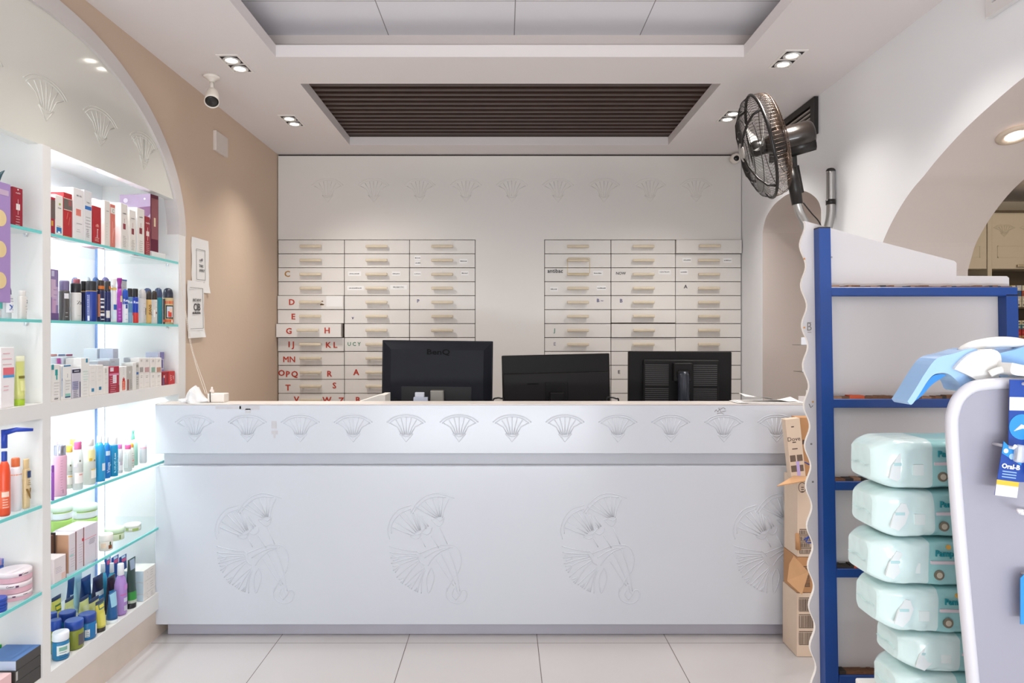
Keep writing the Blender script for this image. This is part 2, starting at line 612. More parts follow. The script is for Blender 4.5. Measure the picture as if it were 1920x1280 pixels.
HANDLE = M('#d6c8b0', 0.45, noise=0.12, scale=30)
INK = M('#2a2a33', 0.5)
PAPER = M('#f0eeec', 0.6, noise=0.02)
RED, OCH, NAVY, GRN = M('#bb3217', 0.5), M('#a8782c', 0.5), M('#33306e', 0.5), M('#2f7d5a', 0.5)
SLOT = M('#4a3a2e', 0.8, noise=0.1)
notes = {   # (bank, column, row): [(kind, text, px x, px y, size in px, ink)]
    (0, 0, 2): [('t', 'C', 539, 514, 12, OCH)], (0, 0, 4): [('t', 'D', 548.5, 567, 12, RED), ('s', '', 628, 565, (30, 20), None), ('b', '', 605, 568, (8, 9), None)],
    (0, 0, 5): [('t', 'E', 551, 594, 12, RED)], (0, 0, 6): [('t', 'G', 545.5, 621, 12, RED), ('t', 'H', 616.5, 620, 12, RED)],
    (0, 0, 7): [('t', 'I J', 547, 646, 12, RED), ('t', 'K L', 622, 647, 12, RED)], (0, 0, 8): [('t', 'MN', 542.5, 674, 12, RED)],
    (0, 0, 9): [('t', 'O', 528, 699.5, 12, RED), ('t', 'P', 539.5, 701.5, 12, RED), ('t', 'Q', 552.5, 701.5, 12, RED), ('t', 'R', 617.5, 701, 12, RED)],
    (0, 0, 10): [('t', 'T', 540, 727, 12, RED), ('t', 'S', 627, 723, 12, RED)],
    (0, 0, 11): [('t', 'V', 556, 749, 12, RED), ('t', 'W', 613, 750, 12, RED), ('t', 'Z', 640, 751, 12, RED)],
    (0, 1, 2): [('l', '', 665, 513, 21, INK), ('l', '', 743, 513, 14, INK)],
    (0, 1, 3): [('l', '', 667, 540, 27, INK), ('l', 'PROBIOTIC', 747.5, 538.5, 27, INK)],
    (0, 1, 5): [('t', 'v', 661.5, 595.5, 7, NAVY)], (0, 1, 7): [('t', 'U C Y', 664, 645, 7.5, GRN)],
    (0, 1, 9): [('t', 'A', 668, 698, 12, RED)], (0, 1, 11): [('t', 'B', 671, 750, 12, RED)],
    (0, 2, 1): [('l', '', 783, 483.5, 10, INK), ('l', '', 783, 493, 9, INK), ('l', '', 869, 489.5, 13, INK)],
    (0, 2, 2): [('l', '', 782.5, 513, 12, INK), ('l', '', 871.5, 512, 12, INK)], (0, 2, 4): [('t', 'P', 784, 564.5, 7, NAVY)],
    (1, 0, 2): [('t', 'antibac', 1041, 508, 8, INK), ('l', '', 1121, 512, 16, INK)],
    (1, 0, 3): [('l', '', 1038.5, 542, 13, INK), ('l', '', 1127.5, 540, 15, INK)],
    (1, 0, 4): [('t', 'B ~', 1125, 563.5, 7, NAVY)], (1, 0, 6): [('t', 'J', 1040, 619.5, 8, GRN)], (1, 0, 7): [('t', 'E', 1040, 645, 7, M('#8d8aa0'))],
    (1, 1, 2): [('t', 'NOW', 1164, 512.5, 5.5, INK), ('l', 'CENTRUM', 1246, 510, 20, INK)], (1, 1, 4): [('t', 'B', 1164.5, 564, 7.5, NAVY)],
    (1, 1, 9): [('t', 'E', 1160.5, 697.5, 7, INK)],
    (1, 2, 1): [('l', '', 1288, 487.5, 14, INK), ('l', '', 1364, 488, 14, INK)], (1, 2, 2): [('l', '', 1282, 510, 13, INK)],
    (1, 2, 3): [('t', 'A', 1285.5, 537.5, 7.5, INK)]}
pull = {(0, 0, 6): .045, (0, 0, 4): .018, (0, 0, 5): .013, (0, 0, 7): .010, (1, 2, 0): .02, (1, 1, 5): .012, (1, 1, 6): .012, (0, 1, 2): .004, (0, 1, 6): .006}
banks = (((521.5, 645.8, 768.0, 891.0), 'tall bank of pale drawers with red letters beside the beige wall'),
         ((1021.0, 1145.5, 1266.3, 1389.6), 'tall bank of pale drawers behind the two lower monitors, with small black labels'))
hb = None
for bi, (xs, label) in enumerate(banks):
    base = ((bx(xs[0]) + bx(xs[3])) / 2, 5.19, 0)
    cab = empty('drawer_cabinet', base, label, 'drawer cabinet', 'drawer banks behind the counter')
    body = MB().box((bx(xs[0]), DY + .02, 0), (bx(xs[3]), 5.19, ZD), SLOT)
    body.box((bx(xs[0]), DY + .003, 0), (bx(xs[3]), DY + .02, bz(449.5 + 26.15 * 12)), CREAM)
    sub(body.build('carcass'), cab, base)
    for ci in range(3):
        for ri in range(12):
            x0, x1 = bx(xs[ci]) + .0022, bx(xs[ci + 1]) - .0022
            z1, z0 = bz(449.5 + 26.15 * ri) - .0022, bz(449.5 + 26.15 * (ri + 1)) + .0022
            if (bi, ci, ri) == (1, 1, 5):
                z0 += .004
            pu = pull.get((bi, ci, ri), random.choice((0, 0, .001, .003)))
            if (bi, ci, ri) == (0, 0, 6):
                x1 -= .012
                x0 -= .002
            yf = DY - pu
            d = MB().box((x0, yf, z0), (x1, DY + .019, z1), CREAM, bev=.0012, seg=1)
            d = sub(d.build('drawer'), cab, base)
            xc, zc = (x0 + x1) / 2, (z0 + z1) / 2 + .001
            h = MB()
            h.box((xc - .078, yf - .026, zc - .010), (xc + .078, yf - .012, zc + .010), HANDLE, bev=.005, seg=2)
            for sx in (-.055, .055):
                h.box((xc + sx - .006, yf - .014, zc - .005), (xc + sx + .006, yf + .001, zc + .005), HANDLE)
            h.build('handle', d)
            for kind, body_t, qx, qy, size, ink in notes.get((bi, ci, ri), ()):
                q = Vector((bx(qx), yf - .0008, bz(qy)))
                if kind == 't':
                    t = MB()
                    for off in (-.0011, 0, .0011) if size > 9 else (0,):
                        t.text(body_t, size / PXB * 1.28, ink, at(q + Vector((off, -.0004 - off * .4, 0)), TX), .0006, 0 if 'M' in body_t else .012)
                    t.build('letter', d)
                elif kind == 'l':
                    wd = size / PXB
                    t = MB().box((q.x - wd * .58, yf - .0008, q.z - .016), (q.x + wd * .58, yf + .0002, q.z + .016), PAPER)
                    if body_t:
                        t.text(body_t, wd / max(3, len(body_t)) * 1.35, ink, at(q + Vector((0, -.0004, 0)), TX), .0003)
                    else:
                        xx = q.x - wd * .46
                        while xx < q.x + wd * .42:          # small print too fine to read
                            ww = random.uniform(.003, .007)
                            t.box((xx, yf - .0013, q.z - .0035), (xx + ww, yf, q.z + random.uniform(.001, .004)), ink)
                            xx += ww + .0025
                    t.build('paper_label', d)
                elif kind == 's':
                    MB().box((q.x - size[0] / 2 / PXB, yf - .0009, q.z - size[1] / 2 / PXB), (q.x + size[0] / 2 / PXB, yf + .0002, q.z + size[1] / 2 / PXB), PAPER).build('sticker', d)
                else:
                    s = MB()
                    for i in range(5):
                        a, b = random.uniform(-.014, .014), random.uniform(-.014, .014)
                        s.box((q.x + a - .006, yf - .0007, q.z + b - .004), (q.x + a + .006, yf + .0002, q.z + b + .004), M('#8d6f4c', 0.7))
                    s.build('scuff', d)
# rubber band looped over two handles
z1, z2 = bz(484.5), bz(513.5)
x1, x2 = bx(1063.5), bx(1104.5)
loop = [(x1, DY - .034, z1), (x2, DY - .034, z1), (x2, DY - .034, z2), (x1, DY - .034, z2)]
lp = []
for i in range(4):
    a, b = Vector(loop[i]), Vector(loop[(i + 1) % 4])
    lp += [a.lerp(b, t) for t in (.04, .25, .5, .75, .96)]
tag(MB().tube(lp, .0016, M('#cdb878', 0.6), n=6, closed=True).build('rubber_band'), 'thin yellowish rubber band looped round two drawer handles', 'rubber band')

# ---------------------------------------------------------------- counter
CY0 = 3.16
PXC = FPX / CY0
kx = lambda x: (x - CX) / PXC
kz = lambda y: EYE - (y - CY) / PXC
CB = (0.04, 3.5, 0)
ct = empty('service_counter', CB, 'long white lacquered service counter carved with lotus flowers', 'counter')
XL, XRt = kx(290.5), 1.69
sub(MB().box((XL, CY0, kz(850)), (XRt, CY0 + .03, kz(758.5)), LAM, bev=.002, seg=1).build('upper_front_panel'), ct, CB)
sub(MB().box((XL, CY0 + .002, kz(1171)), (XRt, CY0 + .03, kz(874)), LAM, bev=.002, seg=1).build('lower_front_panel'), ct, CB)
sub(MB().box((XL + .02, CY0 + .045, kz(876)), (XRt, CY0 + .06, kz(848)), M('#d3d6de', 0.4, noise=0.02)).build('groove_panel'), ct, CB)
sub(MB().box((kx(306), CY0 + .045, 0.002), (XRt, CY0 + .06, kz(1170)), M('#c3c2ce', 0.35, metal=0.1, noise=0.12, scale=3)).build('kick_plate'), ct, CB)
sub(MB().box((XL, CY0 - .002, kz(758.5)), (XRt, CY0 + .14, kz(757)), M('#dfd6d0', 0.35)).build('ledge_top'), ct, CB)
b = MB().box((XL, CY0 + .03, kz(850)), (XRt, CY0 + .14, kz(758.5)), LAM)
b.box((XL + .03, CY0 + .06, .07), (XRt, CY0 + .14, kz(850)), LAM)
b.box((XL + .03, CY0 + .14, .07), (XL + .06, 3.95, .78), LAM)
sub(b.build('body'), ct, CB)
sub(MB().box((XL + .03, CY0 + .14, .78), (XRt, 3.95, .81), LAM).build('desk_top'), ct, CB)
for k in range(12):
    x = 364.5 + 99.25 * k
    mb = carve(MB(), FAN, .178, .125, .0028, LAM, at((kx(x), CY0, kz(802.5)), TX))
    sub(mb.build('lotus_carving'), ct, CB)
big_strokes = [
    [(285, 235), (330, 165), (390, 115), (460, 95), (530, 105), (600, 130)], [(300, 240), (345, 182), (400, 137), (470, 117), (540, 124)],
    [(135, 425), (120, 370), (130, 310), (160, 250), (210, 205), (290, 180)], [(148, 385), (146, 330), (172, 280), (215, 237), (285, 207)],
    [(320, 195), (470, 275)], [(350, 175), (478, 268)], [(390, 150), (485, 265)], [(440, 128), (490, 265)], [(480, 120), (496, 265)], [(517, 124), (502, 265)], [(560, 134), (530, 200), (514, 270)],
    [(435, 285), (460, 312), (490, 330), (515, 310), (528, 265)], [(435, 285), (470, 280), (500, 292), (528, 265)],
    [(155, 340), (300, 400)], [(172, 300), (318, 388)], [(210, 250), (325, 375)], [(243, 230), (336, 370)], [(277, 215), (346, 365)], [(308, 225), (352, 362)], [(332, 245), (358, 360)],
    [(285, 405), (320, 422), (350, 412), (365, 377), (388, 345)], [(285, 405), (318, 392), (352, 385), (388, 345)],
    [(345, 262), (400, 340)], [(365, 255), (412, 335)], [(388, 290), (414, 332)], [(372, 318), (398, 350)],
    [(360, 370), (400, 392), (430, 372), (438, 340)], [(360, 420), (392, 482)], [(432, 400), (488, 488)], [(498, 340), (552, 466)],
    [(350, 528), (430, 495), (500, 470), (570, 465), (625, 490), (650, 560), (642, 630), (625, 670)], [(385, 560), (450, 518), (520, 490), (585, 484)],
    [(410, 615), (425, 590), (455, 552), (505, 512), (560, 490)], [(470, 572), (530, 665), (595, 760)], [(500, 522), (560, 640), (608, 750)], [(560, 500), (612, 650), (640, 800)],
    [(130, 475), (220, 498), (330, 516)], [(135, 520), (230, 528), (325, 535)], [(140, 560), (240, 545), (330, 545)], [(145, 600), (245, 570), (335, 550)],
    [(160, 650), (230, 600), (338, 562)], [(185, 700), (250, 640), (345, 575)], [(150, 540), (200, 560), (160, 580)], [(155, 620), (205, 615), (175, 665)],
    [(225, 745), (280, 660), (348, 585)], [(245, 755), (310, 690), (380, 630)], [(290, 785), (330, 715), (382, 635)], [(335, 805), (355, 720), (384, 640)], [(362, 815), (366, 720), (390, 650)],
    [(200, 715), (245, 700), (215, 735)], [(265, 765), (300, 735), (275, 775)], [(310, 795), (340, 765), (322, 800)],
    [(330, 512), (352, 530), (362, 545)], [(335, 545), (345, 575), (365, 600), (385, 612)],
    [(430, 635), (402, 700), (402, 760), (414, 812), (440, 760), (455, 695), (440, 640), (430, 635)],
    [(548, 775), (540, 825), (565, 868), (618, 888), (668, 872), (692, 828), (682, 795), (655, 793), (640, 825), (610, 862)], [(600, 780), (585, 825), (610, 860)], [(600, 695), (560, 770), (548, 800)], [(612, 760), (620, 800), (640, 825)]]
for k in range(4):
    ox = 478.5 + 324 * k - 1127
    mb = MB()
    for s in big_strokes:
        pts = spline([(kx(1020 + q[0] / 3.84 + ox), CY0 + .002, kz(900 + q[1] / 3.84)) for q in s], 4) if len(s) > 2 else [Vector((kx(1020 + q[0] / 3.84 + ox), CY0 + .002, kz(900 + q[1] / 3.84))) for q in s]
        pts = [p for p in pts if p.x < XRt]
        if len(pts) > 1:
            mb.tube(pts, .0024, LAM, n=6, flat=((0, 1, 0), .75))
    sub(mb.build('lotus_bouquet_carving'), ct, CB)
TAPE = M('#c4c3c8', 0.5, noise=0.15, scale=40)
t = MB()
for x0, x1, y0, y1 in ((404, 452, 761, 766.5), (449, 487, 760.5, 768), (460, 470, 766, 774)):
    t.box((kx(x0), CY0 - .0006, kz(y1)), (kx(x1), CY0 + .001, kz(y0)), TAPE)
sub(t.build('tape_residue'), ct, CB)
t = MB()
for x0, x1, y0, y1 in ((509, 519, 789, 803), (509, 521, 807, 814), (513, 517, 814, 821)):
    t.box((kx(x0), CY0 - .0006, kz(y1)), (kx(x1), CY0 + .001, kz(y0)), TAPE)
sub(t.build('tape_residue'), ct, CB)
t = MB()
for st in ([(1340, 772), (1343, 768), (1346, 772), (1349, 767), (1352, 772), (1361, 770)], [(1347, 765), (1351, 767), (1356, 764), (1360, 767)], [(1344, 775), (1352, 774), (1357, 776)]):
    t.tube(spline([(kx(a), CY0 - .0002, kz(b)) for a, b in st], 4), .0011, M('#6b625c', 0.6), n=5, flat=((0, 1, 0), .4))
sub(t.build('scribble'), ct, CB)

# ---------------------------------------------------------------- things on the counter and desk
BLK = M('#15171f', 0.5, spec=.2, noise=0.08, scale=20, bump=0.02, bscale=400)
BLK2 = M('#100e0e', 0.5, spec=.2, noise=0.08)
GRY = M('#9b978f', 0.35, metal=0.6, noise=0.06)
DESK = .81


def monitor(label, px0, px1, ytop, d, h, yaw, roll, style):
    """A monitor seen from behind: local x across, -y towards the customer, z up from the desk."""
    xm = ((px0 + px1) / 2 - CX) / FPX * d
    wd = (px1 - px0) / FPX * d / math.cos(yaw)
    zt = EYE - (ytop - CY) / FPX * d
    r = empty('monitor', (xm, d, DESK + .0005), label, 'monitor', 'monitors behind the counter', (0, 0, yaw))
    top = zt - DESK
    z0 = top - h
    rm = Matrix.Translation((0, 0, top)) @ Matrix.Rotation(roll, 4, 'Y') @ Matrix.Translation((0, 0, -top))
    sh = MB()
    if style == 'smooth':                                   # shell tapering to a flat raised back
        a, b = wd / 2, wd / 2 - .05
        sh.box((-a, -.012, z0), (a, .012, top), BLK, rm, bev=.004)
        rg = [[(sx * q, yy, z) for sx, z in ((-1, zl), (1, zl), (1, zh), (-1, zh))] for q, yy, zl, zh in ((a - .0005, -.008, z0 + .001, top - .001), (b, -.034, z0 + .04, top - .05))]
        sh.loft(rg, BLK, True, True, rm, False)
    elif style == 'stepped':
        a = wd / 2
        sh.box((-a, -.010, z0), (a, .012, top), BLK2, rm, bev=.004)
        sh.box((-a + .004, -.022, z0), (a - .004, -.006, top - .095), M('#151212', 0.5, noise=0.06, spec=.2), rm, bev=.006)
        sh.box((-.06, -.0245, z0 + .09), (.06, -.018, z0 + .19), BLK2, rm, bev=.002)
        for bxx, bz_ in ((-.05, .18), (.05, .18), (-.05, .10), (.05, .10)):
            sh.lathe([(.004, 0), (.004, .0015)], BLK, n=10, mx=rm @ at((bxx, -.0245, z0 + bz_), Matrix.Rotation(R(90), 4, 'X')))
    else:
        a = wd / 2
        sh.box((-a, -.016, z0), (a, .016, top), BLK2, rm, bev=.006)
        sh.box((-a + .075, -.040, z0 + .05), (a - .072, -.014, top - .045), M('#131212', 0.5, noise=0.1, spec=.2), rm, bev=.008)
    sh.build('shell', r)
    scr = MB().box((-a + .012, .0125 if style != 'vented' else .0165, z0 + .02), (a - .012, .0135 if style != 'vented' else .0175, top - .012), M('#0c0d10', 0.15), rm)
    scr.build('screen', r)
    st = MB()
    if style == 'vented':
        st.lathe([(.029, 0), (.029, .375), (.022, .392)], M('#2b2f38', 0.3, metal=0.3, noise=0.05), n=22, mx=at((0, -.095, .012)))
        st.box((-.05, -.088, top - .158), (.05, -.036, top - .06), BLK2, bev=.006)
        st.box((-.036, -.10, top - .145), (.036, -.06, top - .095), BLK2, bev=.014)
        st.box((-.13, -.17, 0), (.13, .10, .014), BLK2, bev=.006)
    else:
        st.box((-.036, -.075, .01), (.036, -.03, z0 + (.088 if style == 'smooth' else .14)), GRY if style == 'smooth' else BLK2, bev=.006)
        st.box((-.12, -.15, 0), (.12, .10, .014), BLK2, bev=.006)
    st.build('stand', r)
    if style == 'smooth':
        rc = MB().box((-.19, -.0352, z0 + .012), (.185, -.0305, z0 + .105), M('#0f0f12', 0.4), rm)
        rc.build('port_recess', r)
        MB().text('BenQ', .040, M('#0c0c0e', 0.6, spec=.1), rm @ at((.005, -.0345, top - .062), TX), .0015, .02, stretch=1.35).build('logo', r)
        pl = MB().box((-.115, -.062, z0 + .050), (-.065, -.036, z0 + .075), M('#d7dbe6', 0.4), rm, bev=.003)
        pl.box((-.122, -.066, z0 + .022), (-.045, -.036, z0 + .050), M('#c3cadb', 0.4), rm, bev=.003)
        pl.build('cable_plug', r)
    if style == 'stepped':
        MB().box((-.155, -.0228, top - .155), (-.095, -.0215, top - .148), M('#0a0a0b', 0.6, spec=.1), rm).build('logo_bar', r)
    if style == 'vented':
        for s in (-1, 1):
            g = MB()
            for i in range(21):
                zz = top - .075 - i * .0105
                if abs(i - 11) == 0:
                    continue
                x0, x1 = sorted((s * .066, s * (a - .085)))
                g.box((x0, -.0418, zz), (x1, -.0385, zz + .0045), M('#3c3a3a', 0.5), rm)
            g.build('vent_grille', r)
        for q0, q1, m_, nm in ((-.085, -.058, M('#1f49b5', 0.4), 'video_plug'), (.098, .120, M('#8d9299', 0.4), 'cable_plug'), (.148, .20, M('#a39a92', 0.5), 'socket_plate')):
            MB().box((q0, -.062, z0 + .015), (q1, -.036, z0 + .062), m_, rm, bev=.003).build(nm, r)
    return r


m1 = monitor('black monitor seen from behind, tallest of three, smooth back with embossed letters at the top', 718, 924.5, 638.5, 3.70, .352, .02, .012, 'smooth')
m2 = monitor('black monitor seen from behind, lowest of three, plain stepped back', 940.5, 1142.5, 664.5, 3.62, .335, .03, -.022, 'stepped')
m3 = monitor('black monitor seen from behind with ribbed vents and a round stand post', 1178, 1370, 658.5, 3.66, .33, -.02, .006, 'vented')
CABLE = M('#161616', 0.5)
for lab, pts in (('black cable curling beside the tallest monitor', [(924, 752, 3.62), (932, 746, 3.60), (940, 747, 3.58), (944, 751, 3.58)]),
                 ('black cable curling between the lowest monitor and the ribbed one', [(1138, 748, 3.56), (1146, 745, 3.55), (1155, 747, 3.55), (1160, 752, 3.56)])):
    pts = [P(*q) for q in pts]
    pts = [Vector((pts[0].x, pts[0].y, DESK + .004))] + [Vector((pts[0].x, pts[0].y, pts[0].z - .1))] + pts + [Vector((pts[-1].x, pts[-1].y, DESK + .12)), Vector((pts[-1].x + .02, pts[-1].y, DESK + .004))]
    tag(MB().tube(spline(pts, 5), .0045, CABLE, n=6).build('cable'), lab, 'cable')

# box lid with a raised end lying on the desk by the tallest monitor
d = 3.42
pts = [P(664, 756, d), P(712, 740.5, d), P(722, 740.5, d), P(722, 760, d)]
poly = [(p.x, p.z) for p in pts]
zlow = DESK + .001
body = [(poly[0][0], zlow), (poly[0][0], poly[0][1])] + poly[1:3] + [(poly[2][0], zlow)]
tag(MB().prism(body, d, d + .16, M('#e4dfd8', 0.5), lambda u, v, t: (u, t, v)).build('paper_tray'), 'white sloping paper tray on the desk under the letter B drawer', 'paper tray')

# white plastic bag, small white box on the ledge
LZ = kz(757) + .0004
random.seed(3)
bag = bmesh.new()
bmesh.ops.create_icosphere(bag, subdivisions=4, radius=1)
for v in bag.verts:
    p = v.co.copy()
    n_ = math.sin(7 * p.x + 3 * p.z) * .09 + math.sin(11 * p.z + 5 * p.x) * .06 + math.sin(9 * p.x - 8 * p.y) * .05
    p *= 1 + n_
    peak = max(0, 1 - abs(p.x - .15) * 1.6)
    z = max(p.z, -.0)
    v.co = (p.x * .066, p.y * .05, z * (.028 + .062 * peak))
b = MB()
b.add([v.co[:] for v in bag.verts], [[v.index for v in f.verts] for f in bag.faces], M('#f4f5f6', 0.35, noise=0.03, bump=0.25, bscale=30, trans=0.12), None, False)
bag.free()
tag(b.build('plastic_bag', loc=(kx(352) - .003, CY0 + .068, LZ)), 'crumpled white plastic bag lying on the counter end beside the shelving', 'plastic bag')
x0, x1 = kx(378), kx(410)
bt = empty('charger_box', ((x0 + x1) / 2, CY0 + .09, LZ), 'small white box with black cord on the counter beside the plastic bag', 'box')
MB().box((x0 - (x0 + x1) / 2, -.03, 0), (x1 - (x0 + x1) / 2, .03, .042), M('#e9e3db', 0.5), bev=.004).build('box', bt)
MB().lathe([(.010, 0), (.010, .012), (.005, .02), (.004, .03)], M('#e5d9d0', 0.5), n=14, mx=at((-.03, 0, .042))).build('cap', bt)
MB().tube(spline([(-.034, -.012, .048), (-.026, -.031, .042), (-.022, -.040, .024), (-.020, -.042, .003)], 5), .0022, CABLE, n=6).build('cord', bt)

# papers lying at the far end of the counter
pw = MB()
for i in range(5):
    a = random.uniform(-.12, .12)
    mx = Matrix.Translation((1.21 + random.uniform(-.03, .06), CY0 + .07, LZ + .0012 * i)) @ Matrix.Rotation(a * .3, 4, 'Z')
    pw.box((-.10, -.062, 0), (.20, .062, .001), PAPER, mx)
pw = pw.build('paper_sheets')
tag(pw, 'thin pile of white papers on the counter end beside the blue rack', 'papers')
e = MB()
g = [[(1.125 + .05 * i, CY0 + .02 + .1 * j, LZ + .020 + .012 * math.sin(i * 1.1 + j) + (.012 if i < 1 else 0)) for i in range(6)] for j in range(2)]
e.loft(g, PAPER, closed=False, caps=False)
tag(e.build('paper_sheet'), 'curled white paper on top of the paper pile by the blue rack', 'paper')

# little product stand at the far end of the counter, mostly behind the rack
sd = CY0 + .075
sx = lambda x: (x - CX) / FPX * sd
sz = lambda y: EYE - (y - CY) / FPX * sd
st = empty('counter_display_stand', (sx(1540), sd, LZ), 'small tiered display stand with white price strips behind the wavy panel', 'display stand')
b = MB().box((sx(1530) - sx(1540), .03, 0), (sx(1560) - sx(1540), .045, sz(625) - LZ), M('#8c8274', 0.5))
b.build('post', st)
for ya, yb, xa in ((632, 646, 1493), (681, 696, 1495)):
    o = MB().box((sx(xa) - sx(1540), -.035, sz(yb) - LZ - .002), (sx(1570) - sx(1540), .045, sz(yb) - LZ), M('#6f675e', 0.4)).build('tier', st)
    MB().box((sx(xa + 3) - sx(1540), -.037, sz(yb) - LZ), (sx(1570) - sx(1540), -.035, sz(ya) - LZ), M('#e6ebf3', 0.4)).build('price_strip', o)


def jar_like(name, prof, m, loc, label, cat, group=None, cap=None, capm=None, capname='cap', n=20, sx_=1, sy_=1, rot=0, extra=None, power=2):
    r = empty(name, loc, label, cat, group, (0, 0, rot))
    b_ = MB().lathe(prof, m, n=n, sx=sx_, sy=sy_, power=power)
    if extra:
        extra(b_)
    b_.build('body', r)
    if cap:
        MB().lathe(cap, capm, n=n).build(capname, r)
    return r


jar_like('bottle', [(.018, 0), (.02, .01), (.02, .05), (.012, .058)], M('#8e1630', 0.3), (sx(1516), sd - .012, sz(696) + .0005), 'pink-capped dark red bottle on the middle tier behind the wavy panel', 'bottle', None, [(.011, .058), (.012, .075)], M('#d89be0', .4))
jar_like('bottle', [(.022, 0), (.023, .008), (.023, .03)], M('#eeeaea', 0.4), (sx(1516), sd - .03, LZ + .03), 'white bottle with dark red top low on the stand behind the wavy panel', 'bottle', None, [(.021, .03), (.016, .036), (.012, .052), (.014, .06)], M('#7c1a22', .4))
o = MB().box((sx(1497), sd - .062, LZ), (sx(1535), sd + .002, LZ + .0295), M('#e8e2e4', 0.45), bev=.001)
o.box((sx(1500), sd - .0628, LZ + .005), (sx(1511), sd - .061, LZ + .026), M('#c1272d', 0.45), bev=.0004)
tag(o.build('medicine_box'), 'small white medicine box with red mark on the counter at the wavy panel', 'box')

# flattened and open cartons piled between counter and rack
KRAFT = M('#c99d74', 0.75, noise=0.07, scale=14)
KRAFT2 = M('#b98a60', 0.75, noise=0.08, scale=14)
PALE = M('#d9c3ae', 0.7, noise=0.05, scale=10)
CI = M('#4a3a33', 0.7)
BLUEI = M('#2b4fb0', 0.6)
qd = 2.98
qx = lambda x: (x - CX) / FPX * qd
qz = lambda y: EYE - (y - CY) / FPX * qd


def bars(mb, x0, x1, z0, z1, y, rows):
    """Bar-code like stripes printed on the front of a carton."""
    for k in range(rows):
        zt, zb = z1 + (z0 - z1) * k / rows, z1 + (z0 - z1) * (k + .78) / rows
        mb.box((x0, y - .0007, zt - .003), (x1, y, zt), CI)
        xx = x0
        while xx < x1 - .004:
            ww = random.choice((.0015, .002, .003))
            mb.box((xx, y - .0007, zb), (xx + ww, y, zt - .006), CI)
            xx += ww + random.choice((.0015, .0025))
        mb.box((x0, y - .0007, zb - .003), (x1, y, zb - .001), CI)


GC = 'cartons piled beside the counter'
o = MB().box((qx(1494), qd, .002), (qx(1545), qd + .15, qz(1112)), PALE)
bars(o, qx(1498), qx(1526), .04, qz(1120), qd, 3)
tag(o.build('carton'), 'tall beige carton with barcode panels standing on the floor, lowest of the pile', 'carton', GC)
r = empty('open_carton', (qx(1520), qd + .075, qz(1111)), 'open brown carton with a bent flap in the middle of the pile', 'carton', GC)
b = MB()
lx = lambda x: qx(x) - qx(1520)
lz = lambda y: qz(y) - qz(1111)
for lo, hi in (((lx(1495), -.07, 0), (lx(1545), -.066, lz(1045))), ((lx(1495), .066, 0), (lx(1545), .07, lz(1045))), ((lx(1495), -.066, 0), (lx(1497), .066, lz(1045))), ((lx(1543), -.066, 0), (lx(1545), .066, lz(1045))), ((lx(1497), -.066, 0), (lx(1543), .066, .004))):
    b.box(lo, hi, KRAFT2)
bars(b, lx(1506), lx(1520), .02, lz(1062), -.07, 3)
b.build('body', r)
f = [(lx(1489), -.072, lz(1044)), (lx(1517), -.072, lz(1074)), (lx(1487), -.165, lz(1100)), (lx(1463), -.15, lz(1078)), (lx(1474), -.11, lz(1054))]
MB().add(f + [(p[0], p[1] + .002, p[2] + .004) for p in f], [(0, 1, 2, 3, 4), (9, 8, 7, 6, 5), (0, 5, 6, 1), (1, 6, 7, 2), (2, 7, 8, 3), (3, 8, 9, 4), (4, 9, 5, 0)], KRAFT).build('flap', r)
r = empty('carton', (qx(1520), qd + .075, qz(1044)), 'tall narrow brown carton with printed stripes and a round mark, above the open carton', 'carton', GC)
lz = lambda y: qz(y) - qz(1044)
b = MB().box((lx(1496), -.07, 0), (lx(1545), .07, lz(897)), PALE)
bars(b, lx(1500), lx(1522), lz(1040), lz(992), -.07, 4)
ring = [(lx(1505) + .016 * math.cos(t * .5236), -.0706, lz(914) + .022 * math.sin(t * .5236)) for t in range(12)]
b.tube(ring, .0012, CI, n=5, closed=True)
for k in range(3):
    b.box((lx(1503), -.0706, lz(913 + 4 * k)), (lx(1508), -.07, lz(914.5 + 4 * k)), CI)
b.tube(spline([(lx(1508), -.0712, lz(1012)), (lx(1518), -.0712, lz(1006)), (lx(1512), -.0712, lz(1016)), (lx(1524), -.0712, lz(1018))], 4), .0024, BLUEI, n=5)
b.build('body', r)
f = [(lx(1442), -.16, lz(904)), (lx(1512), -.10, lz(899)), (lx(1516), -.066, lz(896)), (lx(1490), -.066, lz(894))]
MB().add(f + [(p[0], p[1], p[2] + .004) for p in f], [(0, 1, 2, 3), (7, 6, 5, 4), (0, 4, 5, 1), (1, 5, 6, 2), (2, 6, 7, 3), (3, 7, 4, 0)], KRAFT).build('flap', r)
MB().tube([(lx(1497), -.074, lz(1030)), (lx(1495), -.074, lz(1000))], [.012, .009], KRAFT2, n=6).build('torn_corner', r)
r = empty('carton', (qx(1507), qd + .06, qz(897) + .001), 'pale printed carton leaning on top of the pile beside the counter', 'carton', GC)
rm = Matrix.Rotation(R(-6.0), 4, 'Y')
w0, h1 = .028, .262
b = MB().box((-w0 - .022, -.05, .006), (w0 - .014, -.008, h1), PALE, rm, bev=.001)
b.text('Dove', .026, CI, rm @ at((-.021, -.0503, h1 * .66), TX), .0004)
for q, zz in ((.008, .60), (.012, .49), (.006, .86)):
    b.box((-.021 - q, -.0507, h1 * zz), (-.021 + q, -.05, h1 * zz + .004), CI, rm)
for i in range(2):
    for j in range(2):
        b.box((-.046 + .030 * i, -.0507, .03 + .045 * j), (-.022 + .030 * i, -.05, .058 + .045 * j), M('#6d5a4e', .7, noise=.4, scale=300), rm)
b.box((-.022, -.0509, .012), (-.008, -.0505, .075), M('#b9a5dc', 0.4), rm)
b.build('body', r)
r = empty('carton', (qx(1532), qd + .075, qz(897) + .001), 'dark brown carton standing behind the pale printed carton', 'carton', GC)
b = MB().box((-.055, -.02, 0), (.05, .06, .258), KRAFT2)
